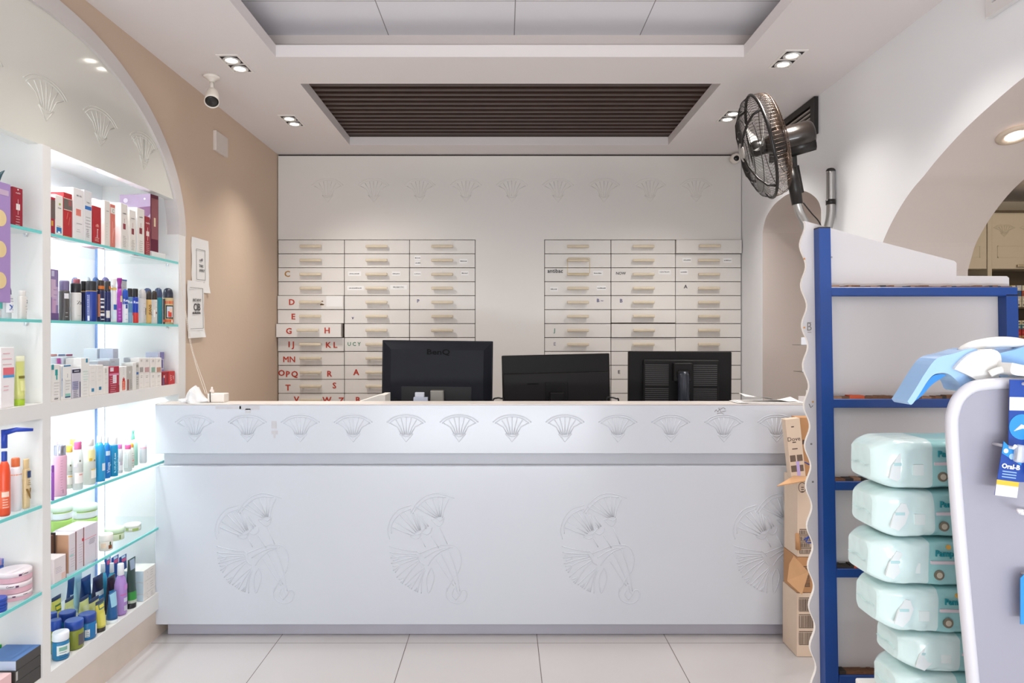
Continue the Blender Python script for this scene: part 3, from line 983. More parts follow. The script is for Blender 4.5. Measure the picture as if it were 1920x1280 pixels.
b.box((-.04, -.0206, .14), (-.02, -.02, .16), CI)
b.tube(spline([(-.05, -.0206, .05), (-.03, -.0206, .06), (-.01, -.0206, .05)], 4), .0025, BLUEI, n=5)
b.build('body', r)

# ---------------------------------------------------------------- ceiling fittings
LAMP = M('#fff6ea', 0.5, noise=0.0, emit=9.0)
WARM = (1.0, 0.95, 0.89)
SPOTW = 17.5


def twin_light(x, y, label):
    r = empty('twin_downlight', (x, y, CEIL), label, 'ceiling light', 'twin recessed ceiling lights')
    fw, fl_, hole = .0525, .1065, .041
    f = MB()
    f.box((-fw, -fl_, -.003), (fw, fl_, 0), M('#e9e4df', 0.4))
    f.build('frame', r)
    for s in (-1, 1):
        yc = s * .050
        MB().box((-hole, yc - hole, -.0036), (hole, yc + hole, -.003), M('#141210', 0.6)).build('recess', r)
        ring = MB().lathe([(.039, -.0036), (.040, -.008), (.036, -.011), (.026, -.007), (.026, -.0045)], M('#d9d6d2', 0.3, metal=0.3, noise=0.03), n=24, mx=at((0, yc, 0)), caps=False)
        ring = ring.build('lamp_ring', r)
        MB().lathe([(.026, -.0062), (.020, -.0072), (.001, -.0076)], LAMP, n=20, mx=at((0, yc, 0))).build('bulb', ring)
        l = bpy.data.lights.new('downlight_beam', 'SPOT')
        l.energy = SPOTW * (1.7 if y > 3.6 else 1)
        l.color = WARM
        l.spot_size = R(124)
        l.spot_blend = 1.0
        l.shadow_soft_size = .03
        o = bpy.data.objects.new('downlight_beam', l)
        o.location = (0, yc, -.016)
        o.rotation_euler = (0, R(-19 if x < 0 else 12), 0)
        COL.objects.link(o)
        o.parent = ring
    return r


twin_light(-1.28, 3.258, 'twin recessed ceiling light beside the white hanging camera')
twin_light(1.331, 3.205, 'twin recessed ceiling light in front of and above the black fan')
twin_light(-1.28, 4.12, 'twin recessed ceiling light by the slatted panel corner, on the beige wall side')
twin_light(1.335, 4.03, 'twin recessed ceiling light partly hidden behind the black fan')
for yy in (2.35, 1.45):                                     # unseen lights added in line with both rows to brighten the room
    twin_light(-1.28, yy, 'added unseen twin ceiling light over the %s end of the lit shelving' % ('far' if yy > 2 else 'near'))
    twin_light(1.33, yy, 'added unseen twin ceiling light over the %s half of the big archway' % ('far' if yy > 2 else 'near'))

# round lamp in the soffit of the big arch
r = empty('round_downlight', (1.905, 2.545, EYE + .7515), 'round recessed lamp in the soffit of the big archway', 'ceiling light', None, (R(-18), 0, 0))
ring = MB().lathe([(.062, 0), (.062, -.006), (.050, -.012), (.034, -.008), (.033, -.004)], M('#cbb9a6', 0.4), n=28, caps=False).build('ring', r)
MB().lathe([(.034, -.006), (.02, -.009), (.001, -.010)], LAMP, n=24).build('bulb', ring)
l = bpy.data.lights.new('soffit_beam', 'SPOT')
l.energy, l.color, l.spot_size, l.spot_blend = 8, WARM, R(120), .8
o = bpy.data.objects.new('soffit_beam', l)
o.location = (0, 0, -.02)
COL.objects.link(o)
o.parent = r
l = bpy.data.lights.new('side_room_fill', 'POINT')  # unseen point light without a fitting, added to light the side room
l.energy, l.color, l.shadow_soft_size = 16, (1.0, .84, .62), .12
o = bpy.data.objects.new('side_room_fill', l)
o.location = (4.4, 4.3, 2.45)
COL.objects.link(o)

# bullet camera hanging from the ceiling
CCW = M('#ece4da', 0.35, noise=0.02)
r = empty('security_camera', (-1.463, 3.417, CEIL), 'white bullet security camera hanging from the ceiling above the beige wall', 'security camera')
MB().lathe([(.040, 0), (.040, -.006), (.030, -.012), (.016, -.022), (.014, -.03)], CCW, n=24).build('base', r)
MB().tube([(0, 0, -.025), (.004, -.005, -.06), (.010, -.012, -.085)], .011, CCW, n=12).build('bracket', r)
dr = Vector((.022, -.06, -.075)).normalized()
q = Vector((0, 0, 1)).rotation_difference(dr).to_matrix().to_4x4()
mx = at((.006, -.004, -.072)) @ q
MB().lathe([(.012, -.002), (.024, .012), (.031, .04), (.034, .085), (.035, .105), (.033, .105), (.031, .098)], CCW, n=24, mx=mx).build('housing', r)
MB().lathe([(.0315, .099), (.02, .0995), (.012, .1005), (.001, .101)], M('#1b1715', 0.15), n=20, mx=mx).build('lens', r)

# small dome camera in the corner of the drawer wall
cpos = P(1381.5, 295, 4.80)
r = empty('dome_camera', cpos + Vector((.02, .075, .03)), 'tiny white camera with a black eye at the top corner of the drawer wall', 'security camera')
MB().lathe([(.030, .0), (.036, .02), (.030, .06), (.015, .066)], CCW, n=20, mx=Matrix.Translation((-.02, -.015, -.03)) @ Matrix.Rotation(R(90), 4, 'X')).build('housing', r)
MB().lathe([(.022, .0), (.014, .006), (.001, .008)], M('#0d0c0c', 0.1), n=16, mx=Matrix.Translation((-.022, -.077, -.034)) @ Matrix.Rotation(R(90), 4, 'X')).build('lens', r)
MB().box((-.03, -.018, -.005), (.01, .004, .005), CCW).build('bracket', r)

# cover plate, papers and bead chain on the beige wall
XW = -1.62
wy = lambda x: XW * FPX / (x - CX)
wz = lambda x, y: EYE - (y - CY) / FPX * wy(x)
o = MB().box((XW - .001, wy(399.5), wz(399.5, 281)), (XW + .018, wy(422), wz(399.5, 243.5)), M('#d6cbc3', 0.5), bev=.003)
tag(o.build('cover_plate'), 'blank white square cover plate high on the beige wall', 'cover plate')


def notice(yc, zc, wd, ht, tilt, label, fn):
    r = empty('paper_notice', (XW + .0015, yc, zc), label, 'notice', 'paper notices taped to the beige wall', (tilt, 0, 0))
    s = MB()
    g = [[(.0012 + .0016 * math.sin(2.2 * j + i * .7) + (.010 if (j == 0 and i == 6) else 0), (-.5 + i / 6) * wd, (-.5 + j / 6) * ht) for i in range(7)] for j in range(7)]
    s.loft(g, PAPER, closed=False, caps=False)
    s.build('sheet', r, fix=False)
    t = MB()
    fn(t, wd, ht)
    t.build('lettering', r)
    return r


INKP = M('#3c3a3c', 0.6)


def frame_lines(t, x0, x1, z0, z1, sides):
    for k, (a, b) in enumerate((((x0, z1), (x1, z1)), ((x1, z1), (x1, z0)), ((x1, z0), (x0, z0)), ((x0, z0), (x0, z1)))):
        if k in sides:
            t.box((.0034, min(a[0], b[0]) - .0008, min(a[1], b[1]) - .0008), (.0042, max(a[0], b[0]) + .0008, max(a[1], b[1]) + .0008), INKP)


def note_a(t, w_, h_):
    frame_lines(t, -.052, .052, -.075, .085, (0, 1, 2, 3))
    for st_ in ([(-.018, .030), (-.008, .027), (.002, .028), (.004, .034), (-.002, .033)], [(.006, .028), (.015, .026), (.018, .036), (.012, .038)]):
        t.tube(spline([(.0042, a, b) for a, b in st_], 4), .0016, INKP, n=5)
    t.text('TAKE', .021, INKP, at((.0038, .004, -.002), TL), .0004)
    t.text('AWAY', .021, INKP, at((.0038, .012, -.026), TL), .0004)


def note_b(t, w_, h_):
    frame_lines(t, -.07, .078, -.10, .112, (0, 1, 2))
    t.text('INSTAPAY', .021, INKP, at((.0038, .008, .048), TL), .0004)
    t.text('CIB', .052, INKP, at((.0038, .006, .010), TL), .0004, .015)
    for k in range(9):
        t.box((.0034, -.045 + .0105 * k, -.024), (.0042, -.045 + .0105 * k + .006, -.015 + .003 * (k % 2)), INKP)


notice((wy(358) + wy(391)) / 2, EYE + .375, .205, .285, .02, 'white paper notice with a printed box, upper of two taped on the beige wall', note_a)
n2 = notice((wy(350) + wy(380)) / 2, EYE + .140, .190, .297, .03, 'white paper notice with large bank initials, lower of two taped on the beige wall', note_b)
n2.location.x += .0035

BEAD = M('#e8ddd0', 0.3)
ch = MB()
pa = spline([P(336.5, 488, 3.325), P(341, 540, 3.36), P(348, 590, 3.40), P(356, 640, 3.43), P(364, 672, 3.42), P(375, 708, 3.36), P(385, 737, 3.275)], 14)
pb = spline([P(336.8, 489, 3.33), P(342, 545, 3.375), P(351, 600, 3.41), P(361, 655, 3.44), P(370, 684, 3.42), P(381, 714, 3.37), P(388.5, 738, 3.28)], 14)
for pth in (pa, pb):
    ch.tube(pth, .0009, BEAD, n=4)
    for p in pth:
        ch.lathe([(.0004, -.0026), (.0024, 0), (.0004, .0026)], BEAD, n=6, mx=at(p))
tag(ch.build('bead_chain'), 'thin white beaded chain hanging from the shelving down to the white box', 'bead chain')

# black vent grille on the white wall by the fan
GX = WR - .001
VB = M('#1f1b18', 0.5, noise=0.1)
y0, y1, z0, z1 = 3.69, 4.32, EYE + 1.095, CEIL - .004
r = empty('wall_vent', (GX, (y0 + y1) / 2, (z0 + z1) / 2), 'black louvred vent high on the white wall behind the fan', 'vent')
hy, hz2 = (y1 - y0) / 2, (z1 - z0) / 2
f = MB()
for lo, hi in (((-.022, -hy, -hz2), (0, hy, -hz2 + .035)), ((-.022, -hy, hz2 - .035), (0, hy, hz2)), ((-.022, -hy, -hz2 + .035), (0, -hy + .05, hz2 - .035)), ((-.022, hy - .05, -hz2 + .035), (0, hy, hz2 - .035))):
    f.box(lo, hi, VB)
f.box((-.004, -hy + .05, -hz2 + .035), (0, hy - .05, hz2 - .035), VB)
f.build('frame', r)
f = MB()
for i in range(5):
    zz = -hz2 + .050 + i * .024
    f.box((-.018, -hy + .05, zz), (-.006, hy - .05, zz + .007), M('#a79f97', 0.5))
f.build('louvres', r)
# white supply vent near the camera
r = empty('air_vent', (GX, 2.04, EYE + 1.20), 'white framed air vent high on the white wall above the big archway', 'vent')
f = MB()
VW = M('#dcd9d8', 0.5)
a0, a1, b0, b1 = -.34, .34, -.094, .094
for lo, hi in (((-.020, a0, b0), (0, a1, b0 + .04)), ((-.020, a0, b1 - .04), (0, a1, b1)), ((-.020, a0, b0 + .04), (0, a0 + .03, b1 - .04)), ((-.020, a1 - .03, b0 + .04), (0, a1, b1 - .04))):
    f.box(lo, hi, VW)
f.build('frame', r)
MB().box((-.003, a0 + .03, b0 + .04), (0, a1 - .03, b1 - .04), M('#8d7a6c', 0.7)).build('duct', r)
f = MB()
for i in range(4):
    f.box((-.014, a0 + .03, b0 + .052 + .026 * i), (-.006, a1 - .03, b0 + .058 + .026 * i), VW)
f.build('louvres', r)

# ---------------------------------------------------------------- fan on its bent pipe
FD = 3.42
hub = P(1426.5, 276, FD)
ax = Vector((-.949, .197, -.247)).normalized()              # the way it blows
RF = .258
up = Vector((0, 0, 1))
e1 = (up - ax * up.dot(ax)).normalized()
e2 = ax.cross(e1)
FM = Matrix(((e1.x, e2.x, ax.x, 0), (e1.y, e2.y, ax.y, 0), (e1.z, e2.z, ax.z, 0), (0, 0, 0, 1)))
fan = empty('wall_fan', hub, 'black caged electric fan on a bent steel pipe fixed to the white wall', 'fan')
WIRE = M('#57463a', 0.3, metal=0.6, noise=0.15)
FBLK = M('#191614', 0.35, noise=0.1)
MOTOR = M('#241c17', 0.28, metal=0.1, noise=0.15, coat=0.5)


def pol(r_, a, z):
    return (r_ * math.cos(a), r_ * math.sin(a), z)


f = MB()
f.tube([pol(RF, 2 * math.pi * i / 56, 0) for i in range(56)], .0078, FBLK, n=8, closed=True, mx=FM)
f.build('guard_ring', fan)
NW = 84
f = MB()                                                    # rear cage: straight ribs wrapped round the rim
for i in range(NW):
    a = 2 * math.pi * i / NW
    f.tube([pol(RF, a, -.002), pol(RF * .985, a, -.045), pol(RF * .90, a, -.078), pol(RF * .55, a, -.098), pol(.062, a, -.104)], .0010, WIRE, n=4, mx=FM, caps=False)
for rr, zz in ((RF * .96, -.064), (RF * .62, -.096)):
    f.tube([pol(rr, 2 * math.pi * i / 48, zz) for i in range(48)], .002, WIRE, n=5, closed=True, mx=FM)
f.build('rear_guard', fan)
f = MB()                                                    # front cage: spiralling ribs
for i in range(NW):
    a = 2 * math.pi * i / NW
    f.tube([pol(RF, a, .003), pol(RF * .93, a + .05, .038), pol(RF * .72, a + .13, .066), pol(RF * .45, a + .22, .083), pol(.045, a + .30, .092)], .0009, FBLK, n=4, mx=FM, caps=False)
for rr, zz in ((RF * .85, .05), (RF * .62, .074), (RF * .40, .086)):
    f.tube([pol(rr, 2 * math.pi * i / 48, zz) for i in range(48)], .002, FBLK, n=5, closed=True, mx=FM)
for k in range(4):
    a = .5 + math.pi / 2 * k
    f.tube([pol(RF, a, .006), pol(RF * .93, a, .041), pol(RF * .72, a, .069), pol(RF * .4, a, .088), pol(.03, a, .094)], .0062, FBLK, n=6, mx=FM)
f.build('front_guard', fan)
MB().lathe([(.047, .088), (.047, .095), (.03, .101), (.001, .103)], M('#b9b4ae', 0.3, metal=0.5), n=24, mx=FM).build('badge', fan)
for k in range(3):
    b = MB()
    rows = []
    for j in range(8):
        rr = .035 + (RF - .06) * j / 7
        wd = .35 + .55 * math.sin(min(1, j / 6) * 1.9)
        wd = wd * .62
        a0 = 2 * math.pi * k / 3 + .3
        rows.append([pol(rr, a0 + wd * (t - .5) + .05 * j, .020 - .045 * (t - .5) * (1.1 - .05 * j)) for t in (0, .2, .4, .6, .8, 1)])
    b.loft(rows, M('#c4c3bf', 0.2, noise=0.05, trans=0.3), closed=False, caps=False, mx=FM)
    b.build('blade', fan)
MB().lathe([(.038, -.025), (.04, .03), (.03, .05), (.001, .055)], FBLK, n=20, mx=FM).build('hub', fan)
MB().lathe([(.040, -.02), (.062, -.104), (.064, -.108), (.064, -.225), (.060, -.243), (.050, -.252), (.001, -.254)], MOTOR, n=28, mx=FM).build('motor_housing', fan)
# neck and pole
lp = lambda x, y, d: P(x, y, d) - hub
f = MB()
f.tube([lp(1486, 272, FD), lp(1482, 292, FD), lp(1485, 316, FD)], [.030, .030, .026], FBLK, n=12)
f.tube([lp(1484, 312, FD), lp(1489, 345, FD), lp(1495, 383, FD)], [.025, .030, .026], FBLK, n=14)
f.tube([lp(1490, 312, FD + .02), lp(1501, 362, FD + .02)], [.022, .018], FBLK, n=8)
f.tube([FM @ Vector((-.052, 0, -.125)), FM @ Vector((-.056, 0, -.245))], [.040, .036], FBLK, n=10)
f.build('neck', fan)
STEEL = M('#b9b8b6', 0.28, metal=0.8, noise=0.06)
pd = 3.50
pipe = [lp(1494, 380, FD), lp(1500, 400, FD + .01), lp(1509, 418, FD + .03), lp(1517, 445, FD + .05), lp(1526, 462, FD + .06), lp(1537, 462, FD + .07), lp(1547, 445, pd), lp(1553, 425, pd), lp(1557.5, 400, pd), lp(1557.5, 360, pd), lp(1557.5, 321, pd)]
MB().tube(spline(pipe, 6), .0215, STEEL, n=14).build('pipe', fan)
MB().lathe([(.0225, 0), (.0225, .006), (.016, .014), (.001, .018)], FBLK, n=16, mx=at(lp(1557.5, 321, pd))).build('pipe_cap', fan)
cpt = lp(1557.5, 379, pd)
c = MB().lathe([(.0235, -.013), (.0235, .013)], FBLK, n=18, mx=at(cpt))
c.box((cpt.x + .01, cpt.y - .002, cpt.z - .011), (WR - hub.x - .0005, cpt.y + .006, cpt.z + .011), FBLK)
c.lathe([(.006, 0), (.005, .004)], M('#d6d2cd', .3, metal=.6), n=8, mx=at(cpt + Vector((.030, -.002, 0)), Matrix.Rotation(R(90), 4, 'X')))
c.build('clamp', fan)
MB().tube(spline([lp(1506, 380, FD - .01), lp(1522, 400, FD), lp(1537, 418, FD + .02), lp(1545, 445, FD + .04)], 5), .003, FBLK, n=6).build('power_cord', fan)

# ---------------------------------------------------------------- rack with blue frame and white wavy panel
RD = 1.50
rx = lambda x: (x - CX) / FPX * RD
rz = lambda y: EYE - (y - CY) / FPX * RD
rk = empty('display_rack', (rx(1700), RD + .2, 0), 'tall white display rack with a blue tube frame and wavy edge', 'display rack')
RB = (rx(1700), RD + .2, 0)
RW = M('#c1bcbc', 0.45, noise=0.03, scale=4)
edge = []
y = 418
while y < 1826:
    edge.append((rx(1505.5 + (y - 440) * .0247 + 5.2 * math.cos(2 * math.pi * (y - 497) / 75.3)), max(rz(y), .002)))
    y += 6.3
outline = [(rx(1508), rz(414)), (rx(1545), rz(424)), (rx(1650), rz(453)), (rx(1790), rz(489)), (rx(1793.5), rz(493)), (rx(1793.5), rz(517)), (rx(1888), rz(517.5)), (rx(1892), rz(521)), (rx(1912), .002)]
panel = MB().prism([e_ for e_ in edge][::-1] + outline, RD, RD + .008, RW, lambda u, v, t: (u, t, v), M('#f2eee8', 0.4))  # edge coloured paler than the face: light on it painted in
panel.text('B', .026, M('#7d7672', 0.6), at((rx(1517), RD - .0004, rz(613)), TX), .0004, stretch=.8)
for yy in (604, 622):
    panel.box((rx(1514), RD - .0007, rz(yy + 1.2)), (rx(1521), RD, rz(yy)), M('#8d8682', 0.6))
for qx_, qy_, cc in ((1508, 485, '#b9783c'), (1508, 614, '#c98a4a'), (1524, 753, '#b98d55'), (1521, 832, '#77706c'), (1524, 903, '#6d6764'), (1559, 482, '#8f8986')):
    panel.box((rx(qx_ - 1.6), RD - .0007, rz(qy_ + 1.6)), (rx(qx_ + 1.6), RD, rz(qy_ - 1.6)), M(cc, 0.7))
panel.tube([(rx(1517), RD - .0004, rz(757)), (rx(1520), RD - .0004, rz(764)), (rx(1524), RD - .0004, rz(760))], .0008, M('#5f5a58'), n=5)
sub(panel.build('wavy_panel'), rk, RB)
BLU = M('#043a82', 0.38, noise=0.06, scale=20)
BRN = M('#6e4a33', 0.8, noise=0.45, scale=120)
CHIP = M('#2b2320', 0.7, noise=0.2)
T2 = RD - .026


def post(xa, xb, ya, yb, xa2, xb2, nm):
    v = [(rx(xa), T2, rz(ya)), (rx(xb), T2, rz(ya)), (rx(xb), RD - .001, rz(ya)), (rx(xa), RD - .001, rz(ya)),
         (rx(xa2), T2, max(rz(yb), .002)), (rx(xb2), T2, max(rz(yb), .002)), (rx(xb2), RD - .001, max(rz(yb), .002)), (rx(xa2), RD - .001, max(rz(yb), .002))]
    mb = MB().add(v, [(0, 1, 2, 3), (7, 6, 5, 4), (0, 4, 5, 1), (1, 5, 6, 2), (2, 6, 7, 3), (3, 7, 4, 0)], BLU)
    mb.box((rx(xa), T2, rz(ya)), (rx(xb), RD - .001, rz(ya - 2.4)), CHIP)
    return sub(mb.build(nm), rk, RB)


post(1525.5, 1546.5, 431, 1824, 1545.5, 1571.5, 'post')
post(1870.5, 1892, 556, 1824, 1892, 1914, 'post')
for ya, yb, x0_, x1_ in ((539.5, 556, 1547, 1892), (745.5, 762, 1551, 1876), (897.5, 914, 1555, 1880), (1058.5, 1075, 1558, 1884), (1255, 1273, 1563, 1888), (1450, 1468, 1566, 1892)):
    mb = MB().box((rx(x0_), T2, rz(yb)), (rx(x1_), RD - .001, rz(ya)), BLU, bev=.0015, seg=1)
    sub(mb.build('rail'), rk, RB)
    s = MB()
    xx = rx(x0_) + .002
    while xx < rx(x1_) - .01:                               # ragged board edge resting on the rail
        ww = random.uniform(.006, .02)
        hh = random.uniform(.002, .0045) * (1.6 if ya > 600 else 1)
        s.box((xx, T2 + .004, rz(ya)), (min(xx + ww, rx(x1_)), RD - .001, rz(ya) + hh), M('#c4532f', .7) if (700 < ya < 760 and 1580 < CX + xx / RD * FPX < 1606) or (1050 < ya < 1070 and 1588 < CX + xx / RD * FPX < 1606) else random.choice((BRN, BRN, CHIP, BRN, M('#94705a', .8, noise=.3, scale=90))))
        xx += ww
    sub(s.build('board_edge'), rk, RB)
# shelves and far side of the rack
for yy in (762, 914, 1075, 1273, 1468, 1640):
    b = MB().box((rx(1716), RD + .0085, rz(yy)), (rx(1893), RD + .36, rz(yy) + .016), RW)
    sub(b.build('shelf'), rk, RB)
for xx in (1724, 1884):
    b = MB().box((rx(xx) - .012, RD + .361, .002), (rx(xx) + .012, RD + .385, rz(620)), BLU)
    sub(b.build('post'), rk, RB)

# ---------------------------------------------------------------- stack of wet-wipe packs on a low white plinth
WD = 1.235
WF = WD - .056                                             # their fronts
vx = lambda x: (x - CX) / FPX * (WD + .004)
vz = lambda y: EYE - (y + 6 - CY) / FPX * WF
PZ = vz(1334)
tag(MB().box((vx(1640), WD - .062, .0005), (vx(1850), WD + .075, PZ), M('#e3e1df', 0.5), bev=.004).build('plinth'), 'low white plinth under the stack of turquoise wipe packs', 'plinth')
MINT = M('#d6eeee', 0.22, noise=0.07, scale=25, bump=0.45, bscale=20, coat=0.3)
TEAL = M('#9fd6d8', 0.22, noise=0.04, scale=25, coat=0.3)
PINKS = M('#ddd5dc', 0.35)
TXT = M('#1f8f9b', 0.4)
YEL = M('#e3b65c', 0.4)
BRZ = M('#7d7768', 0.4, noise=0.3, scale=80)
PALEW = M('#e6eef0', 0.3)


def wipe_pack(xl, ytop, ybot, tilt, seed, label):
    rnd = random.Random(seed)
    hgt = (ybot - ytop) / FPX * WF * .975
    L = .25
    x0 = vx(xl)
    r = empty('wipe_pack', (x0 + L / 2, WD, vz(ybot)), label, 'wet wipes pack', 'turquoise wipe packs in the stack', (0, tilt, 0))
    mb = MB()
    N, K = 40, 48
    rings, mats = [], []
    ph = [rnd.uniform(0, 6) for _ in range(6)]
    dep = .058
    for i in range(N + 1):
        u = i / N
        x = (u - .5) * L
        e = min(u, 1 - u) / .17                             # ends pinch towards the seal
        k = 1 - .42 * max(0, 1 - e) ** 2.2
        kz = 1 - .34 * max(0, 1 - e) ** 2.0
        ring = []
        for j in range(K):
            a = 2 * math.pi * j / K
            c_, s_ = math.cos(a), math.sin(a)
            px_ = math.copysign(abs(c_) ** .30, c_)
            pz_ = math.copysign(abs(s_) ** .36, s_)
            crk = noise.noise(Vector((u * 9 + ph[0], c_ * 1.6, s_ * 1.6 + ph[1]))) + .6 * noise.noise(Vector((u * 19 + ph[2], c_ * 3 + ph[3], s_ * 3)))
            wob = 1 + (.085 if u < .5 else .02) * crk * (1 - .5 * abs(u - .25))
            ring.append((x, px_ * dep * k * wob, hgt / 2 + pz_ * hgt / 2 * kz * (1 + .02 * math.sin(11 * u + ph[2]))))
        zmin = min(p[2] for p in ring)
        rings.append(ring)
        mats.append(MINT if u < .37 else TEAL)
    mb.loft(rings, mats[:-1], True, True)
    fr = -dep - .0022
    z = lambda v: hgt * v
    xs = lambda u: (u - .5) * L
    # printing on the front of the pack
    mb.text('Pampers', hgt * .18, TXT, at((xs(.51), fr - .0006, z(.73)), TX), .0010, .025, stretch=1.0)
    mb.box((xs(.385), fr, z(.50)), (xs(.97), fr + .004, z(.565)), PINKS)
    mb.lathe([(.0085, 0), (.0085, .002)], BRZ, n=18, mx=at((xs(.44), fr + .0012, z(.27)), Matrix.Rotation(R(90), 4, 'X')))
    mb.lathe([(.005, 0), (.005, .002)], M('#c9c3b0', .4), n=14, mx=at((xs(.44), fr + .0006, z(.27)), Matrix.Rotation(R(90), 4, 'X')))
    mb.lathe([(.0042, 0), (.0042, .002)], YEL, n=10, mx=at((xs(.50), fr + .0012, z(.87)), Matrix.Rotation(R(90), 4, 'X')))
    hx = [(-.001, 0), (.010, .014), (.017, .013), (.022, .003), (.016, -.010), (.006, -.018), (-.006, -.014)]
    mb.prism([(xs(.10) + a * 1.15, z(.50) + b * 1.5) for a, b in hx], fr + .0006, fr + .004, PALEW, lambda u_, v_, t: (u_, t, v_))
    mb.box((xs(.105), fr + .0002, z(.50)), (xs(.17), fr + .003, z(.56)), M('#b9dfe2', .4))
    mb.box((xs(.24), fr + .0004, z(.30)), (xs(.31), fr + .004, z(.52)), M('#e4f1f1', .3))
    mb.build('wrapper', r)
    sl = MB()
    sl.loft([[(-L / 2 - .004 + .001 * math.sin(3 * j + ph[3]), -.028 + .056 * j / 8, hgt * (.46 + .03 * math.sin(1.1 * j + ph[4]))) for j in range(9)],
             [(-L / 2 + .012, -.030 + .06 * j / 8, hgt * .5) for j in range(9)]], MINT, closed=False, caps=False)
    sl.build('end_seal', r)
    return r


for xl, yt, yb, tl, sd_, lb in ((1612, 817, 911.5, -.010, 1, 'turquoise wipe pack, topmost of the stack in front of the blue rack'), (1614, 912.5, 1003.5, .004, 2, 'turquoise wipe pack, second from the top of the stack'),
                                (1605, 1004.5, 1094.5, .016, 3, 'turquoise wipe pack, third from the top and jutting out furthest'), (1621, 1095.5, 1183.5, .016, 4, 'turquoise wipe pack, fourth from the top of the stack'),
                                (1660, 1184.5, 1258, .02, 5, 'turquoise wipe pack set back from the others, second from the bottom'), (1656, 1259, 1333, .0, 6, 'turquoise wipe pack at the very bottom of the stack')):
    wipe_pack(xl, yt, yb, tl, sd_, lb)

# ---------------------------------------------------------------- white plastic display board at the front
BD = 1.05
ux = lambda x: (x - CX) / FPX * BD
uz = lambda y: EYE - (y - CY) / FPX * BD
bd = empty('display_board', (ux(1960), BD, 0), 'white rounded plastic display board holding toothbrush packs', 'display board')
BB = (ux(1960), BD, 0)
BW = M('#9d9daa', 0.35, noise=0.02)
lean = .0165
rimp = [(1858, 1700), (1838, 1400), (1826, 1280), (1807, 1080), (1792, 900), (1786, 800), (1789, 770), (1800, 745), (1822, 727), (1850, 721), (1890, 718), (1940, 716), (2000, 718), (2060, 727), (2090, 745), (2105, 780), (2105, 900), (2105, 1700)]
rp = [(ux(a), max(uz(b), .01)) for a, b in rimp]
sm = [(p.x, p.y) for p in spline([(a, b) for a, b in rp], 5)]
sub(MB().prism(sm, BD, BD + .010, BW, lambda u, v, t: (u, t, v)).build('panel'), bd, BB)
sub(MB().tube([(a, BD + .002, b) for a, b in sm], .0092, M('#d2d2da', 0.3, noise=0.02), n=12).build('rim'), bd, BB)
b = MB().box((sm[0][0] - .02, BD - .12, .0005), (sm[-1][0] + .02, BD + .10, .012), BW, bev=.003)
sub(b.build('foot'), bd, BB)
h = MB()
hook = [(1884, 948), (1890, 953), (1905, 957), (1925, 957)]
HW = M('#f0f0f4', 0.3)
h.tube(spline([(ux(a), BD - .030 + .0014 * i * 5, uz(b)) for i, (a, b) in enumerate(hook)], 4), .0028, HW, n=8)
h.lathe([(.0045, -.001), (.0045, .003)], HW, n=10, mx=at((ux(1884), BD - .031, uz(948))))
h.tube([(ux(1925), BD - .012, uz(957)), (ux(1925), BD + .001, uz(957))], .0028, HW, n=8)
sub(h.build('hook'), bd, BB)
for a, b_, dd in ((1918, 719, BD - .020), (1893, 838, BD - .034), (1935, 1082, BD - .020)):
    hx_, hz_ = (a - CX) / FPX * dd, EYE - (b_ - CY) / FPX * dd
    h = MB().tube([(hx_, dd - .012, hz_ + .004), (hx_, dd - .008, hz_), (hx_, BD + .001, hz_)], .0024, HW, n=8)
    sub(h.build('peg'), bd, BB)

# toothbrush packs hanging on the board
NV = M('#16439b', 0.35)
SKY = M('#2c8fd6', 0.35)
CLEAR = M('#eef2f7', 0.08, noise=0.0, trans=0.55)


